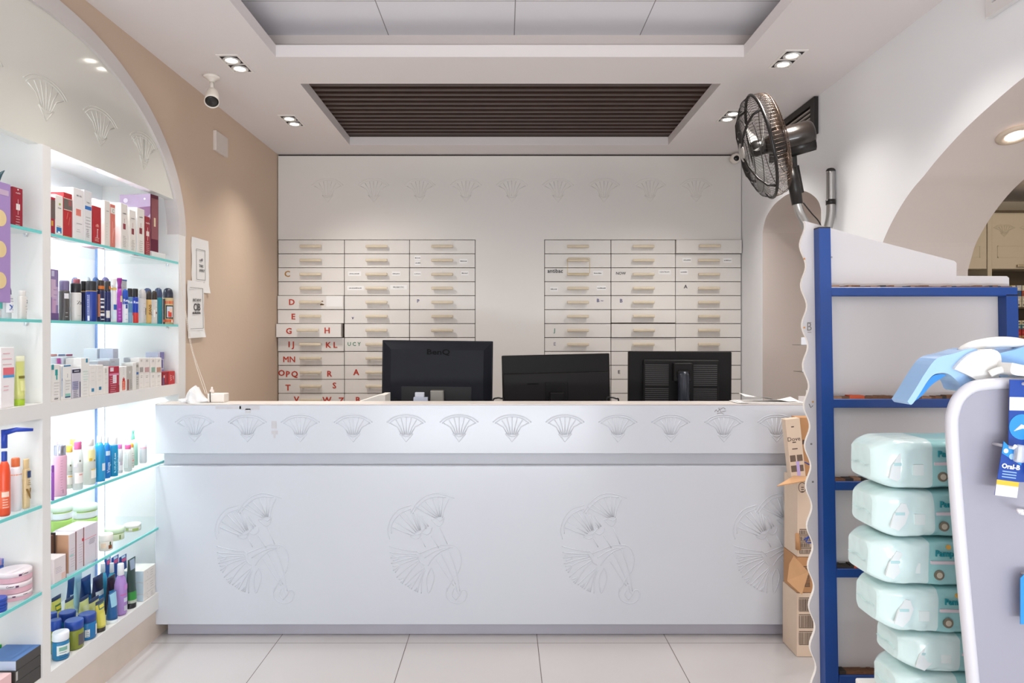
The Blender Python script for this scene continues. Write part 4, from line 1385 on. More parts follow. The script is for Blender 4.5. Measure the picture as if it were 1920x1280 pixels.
def brush_pack(xc, ytop, ybot, wpx, dd, tilt, label, style):
    """A blister pack: printed card, clear bubble with the brush behind it."""
    top = Vector(((xc - CX) / FPX * dd, dd, EYE - (ytop - CY) / FPX * dd))
    r = empty('toothbrush_pack', top, label, 'toothbrush pack', 'toothbrush packs on the display board', (0, tilt, 0))
    h_, w_ = (ybot - ytop) / FPX * BD, wpx / FPX * BD
    c_ = MB()
    if style == 0:
        out = [(-w_ / 2, 0), (w_ / 2, 0), (w_ / 2, -h_), (-w_ / 2, -h_)]
        c_.prism(out, 0, .0012, NV, lambda u, v, t: (u, t, v))
        c_.box((-w_ / 2, -.0005, -h_ * .30), (w_ / 2, 0, -h_ * .17), M('#dfe9f4', .4))
        c_.lathe([(w_ * .42, 0), (w_ * .42, .0006)], SKY, n=24, mx=at((-w_ * .08, -.0001, -h_ * .46), Matrix.Rotation(R(90), 4, 'X')))
        c_.tube([(-w_ * .34, -.0008, -h_ * .50), (-w_ * .1, -.0008, -h_ * .455), (w_ * .16, -.0008, -h_ * .47)], [.0006, .0042, .001], M('#d3e3f4', .4), n=6, flat=((0, 1, 0), .2))
    elif style == 1:
        out = [(-w_ * .42, 0), (-w_ * .10, -h_ * .10), (w_ * .22, -h_ * .16), (w_ / 2, -h_ * .30), (w_ / 2, -h_), (-w_ / 2, -h_)]
        c_.prism(out, 0, .0012, NV, lambda u, v, t: (u, t, v))
        c_.prism([(-w_ * .42, 0), (-w_ * .10, -h_ * .10), (w_ * .22, -h_ * .16), (w_ / 2, -h_ * .30), (w_ / 2, -h_ * .40), (-w_ * .44, -h_ * .22)], -.0006, 0, SKY, lambda u, v, t: (u, t, v))
        c_.box((-w_ / 2, -.0006, -h_ * .80), (w_ / 2, 0, -h_ * .71), M('#e8b93c', .4))
        c_.box((-w_ / 2, -.0006, -h_), (w_ / 2, 0, -h_ * .80), M('#dfe2ea', .4))
        c_.text('Oral-B', w_ * .30, M('#eef3fa'), at((.001, -.0010, -h_ * .45), TX), .0004, .03)
        for k in range(3):
            c_.box((-w_ * .30, -.0006, -h_ * (.555 + .05 * k)), (w_ * .34, 0, -h_ * (.535 + .05 * k)), M('#8fb3e2', .4))
        c_.lathe([(.0035, 0), (.0035, .0006)], M('#e8eff8', .4), n=12, mx=at((-w_ * .28, -.0007, -h_ * .17), Matrix.Rotation(R(90), 4, 'X')))
        c_.lathe([(.0045, 0), (.0045, .0006)], M('#9cc4ea', .4), n=12, mx=at((w_ * .02, -.0007, -h_ * .26), Matrix.Rotation(R(90), 4, 'X')))
    else:
        c_.prism([(-w_ / 2, -.006), (-w_ / 2 + .006, 0), (w_ / 2, 0), (w_ / 2, -h_), (-w_ / 2, -h_)], 0, .0012, SKY, lambda u, v, t: (u, t, v))
        c_.box((-w_ * .3, -.0006, -h_ * .9), (w_ * .45, 0, -h_ * .1), NV)
    c_.build('card', r)
    if style < 2:
        bl = MB().box((w_ * .02, -.011, -h_ * (.93 if style == 0 else .35)), (w_ * .46, -.0006, -h_ * (.5 if style == 0 else .02)), CLEAR, bev=.004)
        bl = bl.build('blister', r)
        MB().tube([(w_ * .24, -.006, -h_ * (.9 if style == 0 else .33)), (w_ * .24, -.006, -h_ * (.55 if style == 0 else .05))], [.0035, .0025], M('#e4e9f2', .3), n=8).build('brush_handle', bl)
    return r


brush_pack(1922, 712, 900, 56, BD - .020, .02, 'blue toothbrush pack with a clear bubble, upper of the packs on the white board', 0)
brush_pack(1899, 829, 928, 40, BD - .034, .13, 'navy toothbrush pack with yellow stripe hanging in front of the upper pack', 1)
brush_pack(1937, 1076, 1168, 46, BD - .020, .0, 'blue pack cut by the photo edge, lowest on the white board', 2)

# baby bath seat resting on the board
SB2 = BD + .045
wx = lambda x: (x - CX) / FPX * (SB2 - .02)
wz = lambda y: EYE - (y - CY) / FPX * (SB2 - .02)
seat_c = (wx(1850), SB2, wz(712))
se = empty('baby_bath_seat', seat_c, 'pale blue and white plastic baby bath seat on top of the white board', 'baby seat')
PB = M('#9cc2ee', 0.25, noise=0.03, coat=0.3)
PD = M('#2f86cf', 0.3, noise=0.05)
PW = M('#e2e2e0', 0.25, noise=0.02, coat=0.3)
PM = M('#84b1e4', 0.25, noise=0.04, coat=0.3)
to = lambda u, v, t: (u, t, v)


def shape(pts, t0_, t1_, m, nm, k=4):
    s_ = spline([(wx(a), wz(b)) for a, b in pts + pts[:1]], k)[:-1]
    mb = MB().prism([(p.x, p.y) for p in s_], t0_, t1_, m, to)
    o_ = sub(mb.build(nm), se, seat_c)
    bv = o_.modifiers.new('soft', 'BEVEL')
    bv.width = .004
    bv.segments = 2
    bv.limit_method = 'ANGLE'
    bv.angle_limit = R(50)
    return o_


shape([(1700, 752), (1712, 734), (1734, 698), (1755, 672), (1785, 663), (1830, 654), (1846, 690), (1838, 726), (1806, 734), (1795, 716), (1775, 700), (1752, 701), (1738, 714), (1722, 739), (1708, 758)], SB2 - .022, SB2 + .022, PB, 'leg')
shape([(1712, 755), (1726, 737), (1741, 715), (1754, 703), (1775, 702), (1768, 708), (1748, 722), (1730, 742)], SB2 - .018, SB2 + .026, PD, 'leg_lining')
shape([(1782, 691), (1796, 675), (1818, 660), (1850, 654), (1868, 666), (1866, 700), (1848, 722), (1834, 718), (1808, 703)], SB2 - .030, SB2 + .03, PW, 'hub')
shape([(1866, 664), (1905, 655), (1950, 646), (1970, 690), (1950, 722), (1900, 700), (1866, 686)], SB2 - .020, SB2 + .03, PM, 'seat')
shape([(1862, 678), (1890, 684), (1925, 694), (1985, 698), (1980, 703), (1925, 702.5), (1880, 702), (1860, 696)], SB2 - .060, SB2 + .03, PW, 'front_rail')
mb = MB().tube(spline([(wx(1812), SB2 - .005, wz(662)), (wx(1835), SB2 - .005, wz(650)), (wx(1862), SB2 - .005, wz(643.5)), (wx(1890), SB2 - .005, wz(641)), (wx(1920), SB2 - .005, wz(643)), (wx(1950), SB2 - .005, wz(652)), (wx(1972), SB2 - .005, wz(672))], 5), [.0075] * 2 + [.0088] * 27 + [.008] * 2, PW, n=12)
sub(mb.build('handle'), se, seat_c)
mb = MB().tube(spline([(wx(1842), SB2 - .036, wz(700)), (wx(1852), SB2 - .040, wz(694)), (wx(1868), SB2 - .040, wz(692)), (wx(1882), SB2 - .036, wz(698))], 5), .0055, PW, n=10)
sub(mb.build('buckle_arch'), se, seat_c)

# ---------------------------------------------------------------- cupboard wall of the side room
KD = 6.0
ax_ = lambda x: (x - CX) / FPX * KD
az_ = lambda y: EYE - (y - CY) / FPX * KD
KB = (4.7, KD + .3, 0)
cup = empty('wall_cupboard', KB, 'cream cupboard with carved doors and open shelves in the side room', 'cupboard')
CC = M('#cbc1ae', 0.5, noise=0.04, scale=4)
CDK = M('#5d5040', 0.7, noise=0.1)
b = MB().box((3.6, KD + .28, 0), (6.25, KD + .30, az_(398)), CDK)
b.box((3.6, KD, az_(398)), (6.25, KD + .3, az_(394)), CDK)
b.box((3.6, KD + .02, az_(503)), (6.25, KD + .28, az_(398)), CC)
for x0_ in (1851, 2010):
    b.box((ax_(x0_), KD - .005, 0), (ax_(x0_ + 8), KD + .28, az_(398)), CC)
b.box((3.6, KD + .01, 0), (6.25, KD + .28, az_(680)), CC)
sub(b.build('carcass'), cup, KB)
for yy in (575, 637):
    sub(MB().box((ax_(1859.5), KD + .03, az_(yy + 3)), (ax_(2009.5), KD + .279, az_(yy)), CDK).build('shelf'), cup, KB)
for x0_, x1_, px0, px1, hx in ((1800, 1850, 1808, 1838, None), (1859.5, 1960, 1870, 1955, 1905), (1960.5, 2009, 1967, 2003, None)):
    dr_ = MB().box((ax_(x0_), KD, az_(504)), (ax_(x1_), KD + .019, az_(400)), CC, bev=.003, seg=1)
    for lo, hi in (((px0, 483), (px1, 481.5)), ((px0, 462), (px1, 460.5)), ((px0, 483), (px0 + 1.2, 461)), ((px1 - 1.2, 483), (px1, 461))):
        dr_.box((ax_(lo[0]), KD - .003, az_(lo[1])), (ax_(hi[0]), KD + .001, az_(hi[1])), CC)
    dr_ = sub(dr_.build('door'), cup, KB)
    if hx:
        MB().box((ax_(hx), KD - .025, az_(501)), (ax_(hx + 45), KD + .001, az_(496)), M('#b9ad97', .4, metal=.3), bev=.004).build('handle', dr_)
for xx in (1883, 1932):
    sub(carve(MB(), FAN, .185, .105, .004, CC, at((ax_(xx), KD, az_(432)), TX)).build('lotus_carving'), cup, KB)
stock = [(1893.5, 1902, ('#7fa03a', '#a9b13a', '#8f9b34', '#6f8f3a')), (1902.5, 1911, ('#d8d2bb', '#cfc8ae', '#d8d2bb', '#cfc6a8')), (1913, 1922, ('#c9cbd0', '#2f5f9a', '#c9c4b4', '#d2cdbb')), (1923, 1935, ('#d2cdbb', '#b5543f', '#c9c4b4', '#d2cdbb'))]
names = ('left-most', 'second', 'third', 'fourth')
cols_ = (('green', 'yellow-green', 'olive', 'leaf-green'), ('cream', 'ivory', 'cream', 'buff'), ('grey', 'blue', 'beige', 'cream'), ('cream', 'red', 'beige', 'cream'))
lev = ('top', 'second', 'third', 'lowest')
colw = ('in the pile at the rack edge', 'in the second pile from the rack edge', 'in the third pile from the rack edge', 'in the fourth pile from the rack edge')
hh_ = (az_(534) - az_(575)) / 4
for ci, (x0_, x1_, cs_) in enumerate(stock):
    for k in range(4):
        z1_ = az_(575) + .0006 + hh_ * (4 - k) - .0012
        o = MB().box((ax_(x0_) + .001, KD + .04, z1_ - hh_ + .0012), (ax_(x1_) - .001, KD + .14, z1_), M(cs_[k], .5, noise=.06), bev=.001, seg=1)
        o.box((ax_(x0_) + .008, KD + .0394, z1_ - hh_ * .75), (ax_(x0_) + .026, KD + .0402, z1_ - hh_ * .45), M('#5d5a50' if k % 2 else '#ece7d8', .5))
        tag(o.build('medicine_box'), '%s medicine box, %s %s in the side room' % (cols_[ci][k], lev[k], colw[ci]), 'box', 'medicine boxes on the side room shelf')
for ci, (x0_, x1_) in enumerate(((1896, 1906), (1906.5, 1922), (1922.5, 1938))):
    zb_ = az_(637) + .0006
    for k, (c_, c2_, hfrac) in enumerate((('#b79468', '#8f2f2c', .22), ('#a92f35', '#c94a46', .33), ('#4f7f93', '#d8cfb8', .22), ('#d6cdb2', '#46525c', .22))):
        h2 = (az_(600) - az_(637)) * hfrac
        o = MB().box((ax_(x0_) + .001, KD + .04, zb_), (ax_(x1_) - .001, KD + .14, zb_ + h2 - .0008), M(c_, .5, noise=.1), bev=.001, seg=1)
        o.box((ax_(x0_) + .006, KD + .0394, zb_ + h2 * .3), (ax_(x1_) - .012, KD + .0402, zb_ + h2 * .6), M(c2_, .5))
        tag(o.build('medicine_box'), '%s medicine box, %s of the %s pile on the lower side room shelf' % (('tan', 'red', 'teal', 'cream')[k], ('bottom', 'second', 'third', 'top')[k], ('first', 'second', 'third')[ci]), 'box', 'medicine boxes on the lower side room shelf')
        zb_ += h2

# ---------------------------------------------------------------- goods on the lit shelves
random.seed(11)
zA, zB, zM, zC, zD, zK = ZG['A'] + .0004, ZG['B'] + .0004, ZMID + .0004, ZG['C'] + .0004, ZG['D'] + .0004, ZDECK + .0004
SHN = {zA: 'uppermost glass shelf', zB: 'second glass shelf', zM: 'thick white shelf', zC: 'glass shelf below the thick shelf', zD: 'lowest glass shelf', zK: 'bottom deck'}


def patch(mb, r_, a0, a1, z0, z1, m, n=8):
    g = [[(r_ * math.cos(R(a0 + (a1 - a0) * i / n)), r_ * math.sin(R(a0 + (a1 - a0) * i / n)), z) for i in range(n + 1)] for z in (z0, z1)]
    mb.loft(g, m, closed=False, caps=False)


def carton(xl, xr, yt, zb, col, label, inset=.010, dep=.055, dec=(), side=None, topc=None, name='carton', cat='box', zbase=None, group=None, rough=.45):
    """A box whose front lies along the shelf edge between the two pixel columns; returns (root, top height)."""
    x0 = XF - inset
    dl, dr = -x0 * FPX / (CX - xl), -x0 * FPX / (CX - xr)
    zz = zb if zbase is None else zbase
    dm = (dl + dr) / 2
    h = EYE - (yt - CY) / FPX * dm - zz
    w_ = dr - dl - .0012
    m = M(col, rough, noise=.03, scale=12)
    mb = MB().box((-dep, -w_ / 2, 0), (0, w_ / 2, h), m, bev=.0012, seg=1)
    if side:
        mb.box((-dep + .001, -w_ / 2 - .0004, .001), (-.001, -w_ / 2, h - .001), M(side, rough, noise=.03))
    if topc:
        mb.box((-dep + .001, -w_ / 2 + .001, h - .0002), (-.001, w_ / 2 - .001, h + .0003), M(topc, rough))
    lay = 0
    for q in dec:
        lay += 1
        f = .0003 + .00012 * lay
        if q[0] == 't':
            _, s_, u, v, sz, cc = q[:6]
            mx = at((f, (u - .5) * w_, v * h), TL @ Matrix.Rotation(q[6] if len(q) > 6 else 0, 4, 'Z'))
            mb.text(s_, sz * h, M(cc, .5), mx, .0001, .01)
        elif q[0] == 'p':                                   # lines of fine print
            _, u0, u1, v0, v1, nn, cc = q
            for k in range(nn):
                v = v1 - (v1 - v0) * k / max(1, nn - 1)
                a = u0 + (u1 - u0) * random.uniform(0, .15)
                b_ = u1 - (u1 - u0) * random.uniform(0, .3)
                mb.box((-.0004, (a - .5) * w_, v * h - .0012), (f, (b_ - .5) * w_, v * h + .0006), M(cc, .6))
        elif q[0] == 'o':                                   # round spot
            _, u, v, rr, cc = q
            mb.lathe([(rr * w_, 0), (rr * w_, f + .0002)], M(cc, .5), n=16, mx=at((0, (u - .5) * w_, v * h), Matrix.Rotation(R(90), 4, 'Y')))
        else:
            u0, u1, v0, v1, cc = q
            mb.box((-.0004, (u0 - .5) * w_, v0 * h), (f, (u1 - .5) * w_, v1 * h), M(cc, rough, noise=.06, scale=60))
    o = mb.build(name, loc=(x0, dm, zz))
    tag(o, label, cat, group or 'boxes on the ' + SHN.get(zb, 'shelf'))
    return o, zz + h


PROF = {
    'spray': ([(.94, 0), (1, .02), (1, .72), (.94, .75)], [(.90, .75), (.93, .765), (.93, .97), (.84, 1)]),
    'dome': ([(.94, 0), (1, .02), (1, .70), (.97, .73)], [(.99, .73), (1, .75), (.97, .86), (.78, .96), (.35, 1)]),
    'bottle': ([(.9, 0), (1, .03), (1, .66), (.82, .78), (.46, .85)], [(.45, .85), (.48, .86), (.48, .99), (.42, 1)]),
    'flip': ([(.88, 0), (1, .03), (1, .70), (.86, .80), (.7, .835)], [(.70, .835), (.74, .845), (.72, .98), (.6, 1)]),
    'square': ([(.95, 0), (1, .02), (1, .78), (.92, .80)], [(.90, .80), (.92, .81), (.92, .985), (.86, 1)]),
    'jar': ([(.86, 0), (.98, .05), (1, .35), (.98, .62), (.86, .70)], [(.93, .70), (.97, .71), (.97, .96), (.90, 1)]),
    'tub': ([(.93, 0), (1, .03), (1, .55), (.97, .6)], [(1.01, .6), (1.03, .62), (1.03, .95), (.96, 1)]),
    'gel': ([(.74, 0), (.96, .05), (1, .35), (.94, .60), (.70, .72), (.46, .775)], [(.46, .775), (.54, .785), (.49, .985), (.44, 1)]),
    'tin': ([(.95, 0), (1, .06), (1, .55)], [(1.015, .55), (1.015, .92), (.95, 1)]),
    'mist': ([(.93, 0), (1, .03), (.97, .45), (.90, .62), (.62, .70), (.34, .74)], [(.34, .74), (.36, .76), (.24, .90), (.20, 1)]),
    'wave': ([(.9, 0), (1, .03), (.98, .3), (.9, .5), (.86, .66), (.72, .76)], [(.72, .76), (.62, .84), (.95, .96), (.88, 1)]),
}


def vessel(kind, xl, xr, yt, zb, bcol, ccol, label, name='bottle', cat='bottle', inset=.010, dec=(), trans=0.0, zbase=None, flat=1.0, capname=None, brough=.3, crough=.35, cmetal=0.0, group=None, power=2):
    xm = (xl + xr) / 2
    r_ = .02
    for _ in range(3):
        xc = XF - inset - r_ * flat
        d = -xc * FPX / (CX - xm)
        r_ = (xr - xl) / 2 * d / FPX * math.cos(math.atan((CX - xm) / FPX))
    zz = zb if zbase is None else zbase
    h = EYE - (yt - CY) / FPX * d - zz
    body, cap = PROF[kind]
    root = empty(name, (xc, d, zz), label, cat, group or cat + 's on the ' + SHN.get(zb, 'shelf'), (0, 0, R(-42) if flat == 1 else 0))
    bm_ = M(bcol, brough, noise=.03, scale=14, trans=trans)
    mb = MB().lathe([(a * r_, b * h) for a, b in body], bm_, n=22, sx=flat, power=power)
    if trans:
        mb.lathe([(body[0][0] * r_ * .9, h * .012), (r_ * .93, h * .04), (r_ * .93, h * .55), (r_ * .93, h * .551)], M(bcol, .3, noise=.03, trans=trans * .7), n=18, sx=flat, power=power)
    for k, q in enumerate(dec):
        rr = r_ * 1.012 + .0002 * k
        if q[0] == 't':
            _, s_, a, v, sz, cc, vert = q
            if vert:                                        # lettering that runs up the side
                mx = Matrix.Rotation(R(a), 4, 'Z') @ Matrix.Translation((rr * flat, 0, v * h)) @ TL @ Matrix.Rotation(R(90), 4, 'Z')
                mb.text(s_, sz * h, M(cc, .5), mx, .0002, .015)
            else:
                mb.text(s_, sz * h, M(cc, .5), Matrix.Translation((0, 0, v * h)) @ Matrix.Rotation(R(a), 4, 'Z'), .0002, .015, wrap=rr)
        elif q[0] == 'p':
            _, a0, a1, v0, v1, nn, cc = q
            for i in range(nn):
                v = v1 - (v1 - v0) * i / max(1, nn - 1)
                patch(mb, rr, a0 + random.uniform(0, 8), a1 - random.uniform(0, 25), v * h - .001, v * h + .0008, M(cc, .5), 4)
        else:
            a0, a1, v0, v1, cc = q
            patch(mb, rr, a0, a1, v0 * h, v1 * h, M(cc, .4, noise=.05, scale=40))
    mb.build('body', root)
    if cap and ccol:
        c_ = MB().lathe([(a * r_, b * h) for a, b in cap], M(ccol, crough, metal=cmetal, noise=.03), n=22, sx=flat)
        if kind == 'mist':
            c_.box((.0, -.004, h * .955), (r_ * .45, .004, h * .99), M(ccol, crough))
        c_.build(capname or ('lid' if kind in ('jar', 'tub', 'tin') else 'cap'), root)
    return root, zz + h * (1.0), (xc, d, r_)


def squeeze(xl, xr, yt, zb, col, label, ccol='#20242c', inset=.010, dec=(), caph=.12, rot=0, name='tube', crimp=None, group=None):
    """A tube standing on its cap: round foot, flat crimped top running along the shelf."""
    x0 = XF - inset
    dl, dr = -x0 * FPX / (CX - xl), -x0 * FPX / (CX - xr)
    w_ = dr - dl
    r_ = w_ * .40
    x0 -= r_
    dl, dr = -x0 * FPX / (CX - xl), -x0 * FPX / (CX - xr)
    w_, d = dr - dl, (dl + dr) / 2
    h = EYE - (yt - CY) / FPX * d - zb
    root = empty(name, (x0, d, zb), label, 'tube', group or 'tubes on the ' + SHN.get(zb, 'shelf'), (0, R(1.5), R(rot)))
    rings, N = [], 20
    for i in range(9):
        t = i / 8
        ry = r_ * .92 + (w_ / 2 - r_ * .92) * t
        rx_ = r_ * .92 * (1 - t ** 1.3) + .0012
        rings.append([(rx_ * math.cos(2 * math.pi * j / N), ry * math.sin(2 * math.pi * j / N), h * (caph + (1 - caph) * t)) for j in range(N)])
    m = M(col, .28, noise=.04, scale=20)
    m2 = M(crimp, .3, noise=.04) if crimp else m
    mb = MB().loft(rings, [m] * 7 + [m2], True, True)
    for k, q in enumerate(dec):
        v0, v1, cc, half = q
        g = []
        for v in (v0, (v0 + v1) / 2, v1):
            t = max(0, (v - caph) / (1 - caph))
            ry = (r_ * .92 + (w_ / 2 - r_ * .92) * t) * 1.01
            rx_ = (r_ * .92 * (1 - t ** 1.3) + .0012) * 1.03 + .0006 + .0002 * k
            g.append([(rx_ * math.cos(R(a)), ry * math.sin(R(a)), h * v) for a in range(-half, half + 1, max(4, half // 6))])
        mb.loft(g, M(cc, .4, noise=.05, scale=40), closed=False, caps=False)
    mb.build('body', root)
    MB().lathe([(r_ * .93, 0), (r_ * .95, h * .01), (r_ * .95, h * (caph - .005)), (r_ * .88, h * caph)], M(ccol, .35), n=20).build('cap', root)
    return root


TXC = '#6b6a70'
# --- upper glass shelf, near bay
o, _ = carton(24, 43, 352, zA, '#9c1f33', 'dark red carton with a white tag, alone beside the shelf divider high up', .012, .09,
              [(.32, .70, .42, .58, '#ece6e2'), (.49, .53, .30, .70, '#d8b7ba'), ('t', 'creaDiv', .5, .86, .055, '#f0dede'), ('p', .25, .75, .04, .25, 4, '#e0b9bd'), ('o', .5, .95, .06, '#f1e9e6')], side='#8e1a2c')
r = empty('display_card', (-1.5865, 2.150, 1.452), 'large lilac display card with pale yellow spots hanging in front of the shelves', 'display card')
LIL = M('#a98cc4', 0.5, noise=.04)
mb = MB().box((-.012, -.13, .055), (0, .046, .435), LIL, bev=.002)
for k in range(3):
    mb.lathe([(.026, 0), (.026, .0008)], M('#e8cf9a', .5, noise=.1), n=24, mx=at((0, .0, .32 - .098 * k), Matrix.Rotation(R(90), 4, 'Y')))
mb.box((-.001, -.05, .395), (.0006, .036, .412), M('#c9b0c8', .5))
mb.build('card', r)
mb = MB()
for a, b in ((-.045, .05), (-.02, .07), (.012, .065), (.035, .045)):
    mb.tube([(-.006, -.015 + a * .2, .43), (-.006, -.015 + a * .7, .43 + b * .7), (-.004, -.015 + a * 1.1, .43 + b)], [.007, .0055, .0012], M('#2f5560', .5, noise=.2), n=6)
mb.build('leaf_crown', r)
# --- second glass shelf, near bay
vessel('dome', -2, 25, 535, zB, '#eef1f4', '#3a4166', 'white roll-on with a navy cap and a blue star on the second glass shelf', 'deodorant', 'deodorant', .012, [(-55, 55, .18, .66, '#f4f6f9'), ('t', 'x', 0, .36, .34, '#3b62b4', False), ('p', -40, 40, .52, .60, 2, '#9aa5b8')], flat=.6)
o = vessel('dome', -14, 5, 546, zB, '#f0f3f4', '#9fd9d2', 'white roll-on with a mint band at the photo edge on the second glass shelf', 'deodorant', 'deodorant', .006, [(-60, 60, .35, .62, '#62c8bb')], flat=.6)
vessel('square', 31, 52, 545, zB, '#e3e0db', '#e9e6e2', 'pale grey flat stick standing next to the navy capped roll-on', 'deodorant', 'deodorant', .012, [('t', '2', 10, .62, .16, TXC, False), ('p', -20, 25, .25, .45, 3, '#a9a59d')], flat=.55, power=4)
# --- thick shelf, near bay
carton(1, 27, 651, zM, '#f2eded', 'white carton with a coral panel and blue stripe on the thick white shelf', .012, .05, [(.18, .98, .545, .665, '#e5707c'), (.18, .98, .50, .545, '#4b9bd1'), ('p', .1, .8, .72, .9, 3, '#e39aa4'), ('p', .2, .6, .30, .36, 2, '#e39aa4')])
squeeze(27, 44, 667, zM, '#d9dd86', 'yellow-green tube beside the white carton with a coral panel', '#a5c62f', .012, [(.55, .60, '#77702c', 50), (.30, .50, '#e5e69f', 40)], .13, crimp='#e5e6c8')
# --- shelf C near bay
r, _, g_ = vessel('bottle', -4, 20, 846, zC, '#e4502b', '#2446a8', 'orange-red lotion bottle with a blue pump on the glass shelf below the thick shelf', 'pump_bottle', 'bottle', .012, [(-60, 60, .12, .40, '#e86a44'), (-35, 35, .30, .38, '#f3d3c2'), ('p', -30, 40, .14, .26, 4, '#f5dccf')], capname='pump')
mb = MB().tube([(0, 0, .27), (.012, .03, .278), (.020, .075, .274)], [.010, .008, .005], M('#2446b4', .3), n=10)
mb.lathe([(.009, .22), (.009, .28)], M('#2446b4', .3), n=12)
mb.build('nozzle', r)
vessel('flip', 17, 41, 858, zC, '#e9e7ea', '#ec7a45', 'white lotion bottle with an orange cap between the red and the beige bottles', 'bottle', 'bottle', .020, [(-90, 90, .68, .70, '#f0a37a')])
vessel('square', 40, 58, 860, zC, '#e9cf9f', '#e6cb98', 'flat beige lotion bottle with a brown letter and navy oval', 'bottle', 'bottle', .020, [(-38, 38, .62, .76, '#27406f'), ('t', 'V', 8, .28, .30, '#8a6a2b', False), ('p', -40, 30, .48, .56, 3, '#9b834f')], flat=.55, power=3.5)
# --- shelf D near bay
zt = zD
for k in range(3):
    yt = 1106 - 20 * k
    r, zt, _ = vessel('tin', -8, 61, yt, zD, '#e3b6c2', '#efe2e6', ('lowest', 'middle', 'topmost')[k] + ' of three stacked round pink tins on the lowest glass shelf', 'tin', 'tin', .010, [(-70, 70, .08, .50, '#dfaebb')] + [(('t'), 'Coeur', 25 - 50 * (k % 2), .74, .24, '#6b4a58', False), (-18 + 10 * k, -8 + 10 * k, .60, .78, '#5a2f58')], zbase=zt)
    zt += .0006
vessel('flip', 55, 76, 1040, zD, '#f1f2f6', '#1f3f87', 'white tube bottle with a blue dot and navy foot behind the stacked pink tins', 'bottle', 'bottle', .045, [(-30, 10, .52, .64, '#2d66b4'), (-80, 80, .0, .07, '#1f3f87'), ('p', -40, 20, .30, .34, 1, '#9aa3b8')])
zt = zD
for k in range(2):
    r, zt, _ = vessel('tin', -22, 14, 1133 - 13 * k, zD, '#2246a6', '#2246a6', ('lower', 'upper')[k] + ' of two royal blue tins at the edge of the lowest glass shelf', 'tin', 'tin', .004, [], zbase=zt)
    zt += .0006
_, zt = carton(-14, 20, 1074, zD, '#dfe3ec', 'white flat box under the two wrapped packs behind the pink tins', .135, .10, [], zbase=zD)
_, zt = carton(-12, 15, 1060, zD, '#3d63c4', 'blue wrapped pack lying behind the pink tins, lower of two', .135, .10, [(.2, .9, .3, .7, '#7f9be0')], zbase=zt + .0006)
carton(-12, 19, 1047, zD, '#b7a1cf', 'pink and blue wrapped pack lying behind the pink tins, upper of two', .135, .10, [(.5, .98, .1, .9, '#5b7bd0'), (.0, .4, .2, .8, '#d9a9bd')], zbase=zt + .0006)
# --- bottom deck near bay
_, zt = carton(28, 81, 1261, zK, '#3a3734', 'dark flat box, lowest of the pile on the bottom deck', .006, .12, [(.04, .10, .2, .8, '#8c8a88')])
_, zt = carton(28, 80, 1241, zK, '#3d3a37', 'dark flat box, middle of the pile on the bottom deck', .006, .12, [(.03, .09, .1, .9, '#b9b7b5')], zbase=zt + .0005)
_, zt = carton(30, 80, 1222, zK, '#45423f', 'dark flat box with a blue and white lid, topmost of its pile', .006, .12, [], zbase=zt + .0005, side='#c9d6ee', topc='#4f7bb8')
vessel('square', 2, 27, 1208, zK, '#bfe0ea', '#23b04a', 'clear bottle with a bright green cap on the bottom deck', 'bottle', 'bottle', .14, [], trans=.3)
vessel('square', -14, 5, 1208, zK, '#bfe0ea', '#1fa043', 'clear bottle with a green cap half out of the photo on the bottom deck', 'bottle', 'bottle', .14, [], trans=.3)
carton(-2, 22, 1268, zK, '#eec6c6', 'pale pink box in front of the dark flat boxes', .004, .05, [])

# --- upper glass shelf, far bay
carton(95.6, 103.5, 370, zA, '#a3203c', 'dark red carton with a grey band, first beside the shelf divider', .010, .05, [(.0, 1, .42, .93, '#6b5c57'), (.05, .5, .22, .36, '#d8a73c'), (.0, 1, .96, 1, '#c2304a')])
carton(104, 118.5, 366, zA, '#ece6e0', 'white carton with a blue square near its foot', .010, .06, [(.12, .78, .06, .20, '#2376b4'), (.3, .6, .06, .10, '#f2f5f7'), ('t', 'Orazin', .5, .68, .045, '#55585c'), ('o', .55, .78, .10, '#9fae4a'), ('p', .1, .7, .21, .23, 1, '#c9a58e')], side='#dfe9ee')
carton(119.5, 135.5, 362, zA, '#b8282f', 'red carton with a dark grey window panel and pale streaks', .010, .06, [(.0, 1, .62, .86, '#6f645e'), (.55, .9, .72, .84, '#a45a5a'), (.0, 1, .605, .62, '#e9c9bd'), (.0, 1, .86, .875, '#e9c9bd'), ('t', '/', .4, .48, .22, '#d9776a'), ('t', '/', .6, .36, .26, '#cf6558'), (.0, 1, .0, .02, '#e0b24a')])
carton(137.5, 157, 354, zA, '#ebe7e6', 'large white carton with a coral square, tallest of the row', .010, .085, [(.25, .72, .47, .60, '#e08072'), ('t', 'BIO-OIL', .55, .86, .045, '#76757a'), ('p', .2, .9, .30, .32, 1, '#a5a2a4'), ('p', .3, .7, .16, .2, 2, '#bdbabc')])
carton(157.5, 172.5, 358, zA, '#e4e2e3', 'white carton with a blue bar printed across its upper half', .010, .085, [(.12, .92, .63, .70, '#2f73bd'), ('t', 'Tretiva', .5, .77, .035, '#6a6c72'), ('p', .1, .9, .30, .48, 4, '#a9a6a8'), ('p', .25, .65, .10, .24, 5, '#8f8c8e')])
carton(174.5, 190, 387, zA, '#b3202b', 'red carton with white lettering in front of the pink one', .008, .035, [('t', 'Ginseng', .5, .28, .075, '#f2dcdc', 1.5708), (.3, .7, .45, .5, '#cf6a68'), ('o', .52, .49, .12, '#d98a80'), ('p', .2, .8, .08, .16, 3, '#e8b9b4')], side='#a31c26')
carton(176, 195.5, 375, zA, '#d98a98', 'pink and red carton standing behind the red lettered one', .073, .05, [(.75, 1, 0, 1, '#b2323f')], side='#e6a9b4')
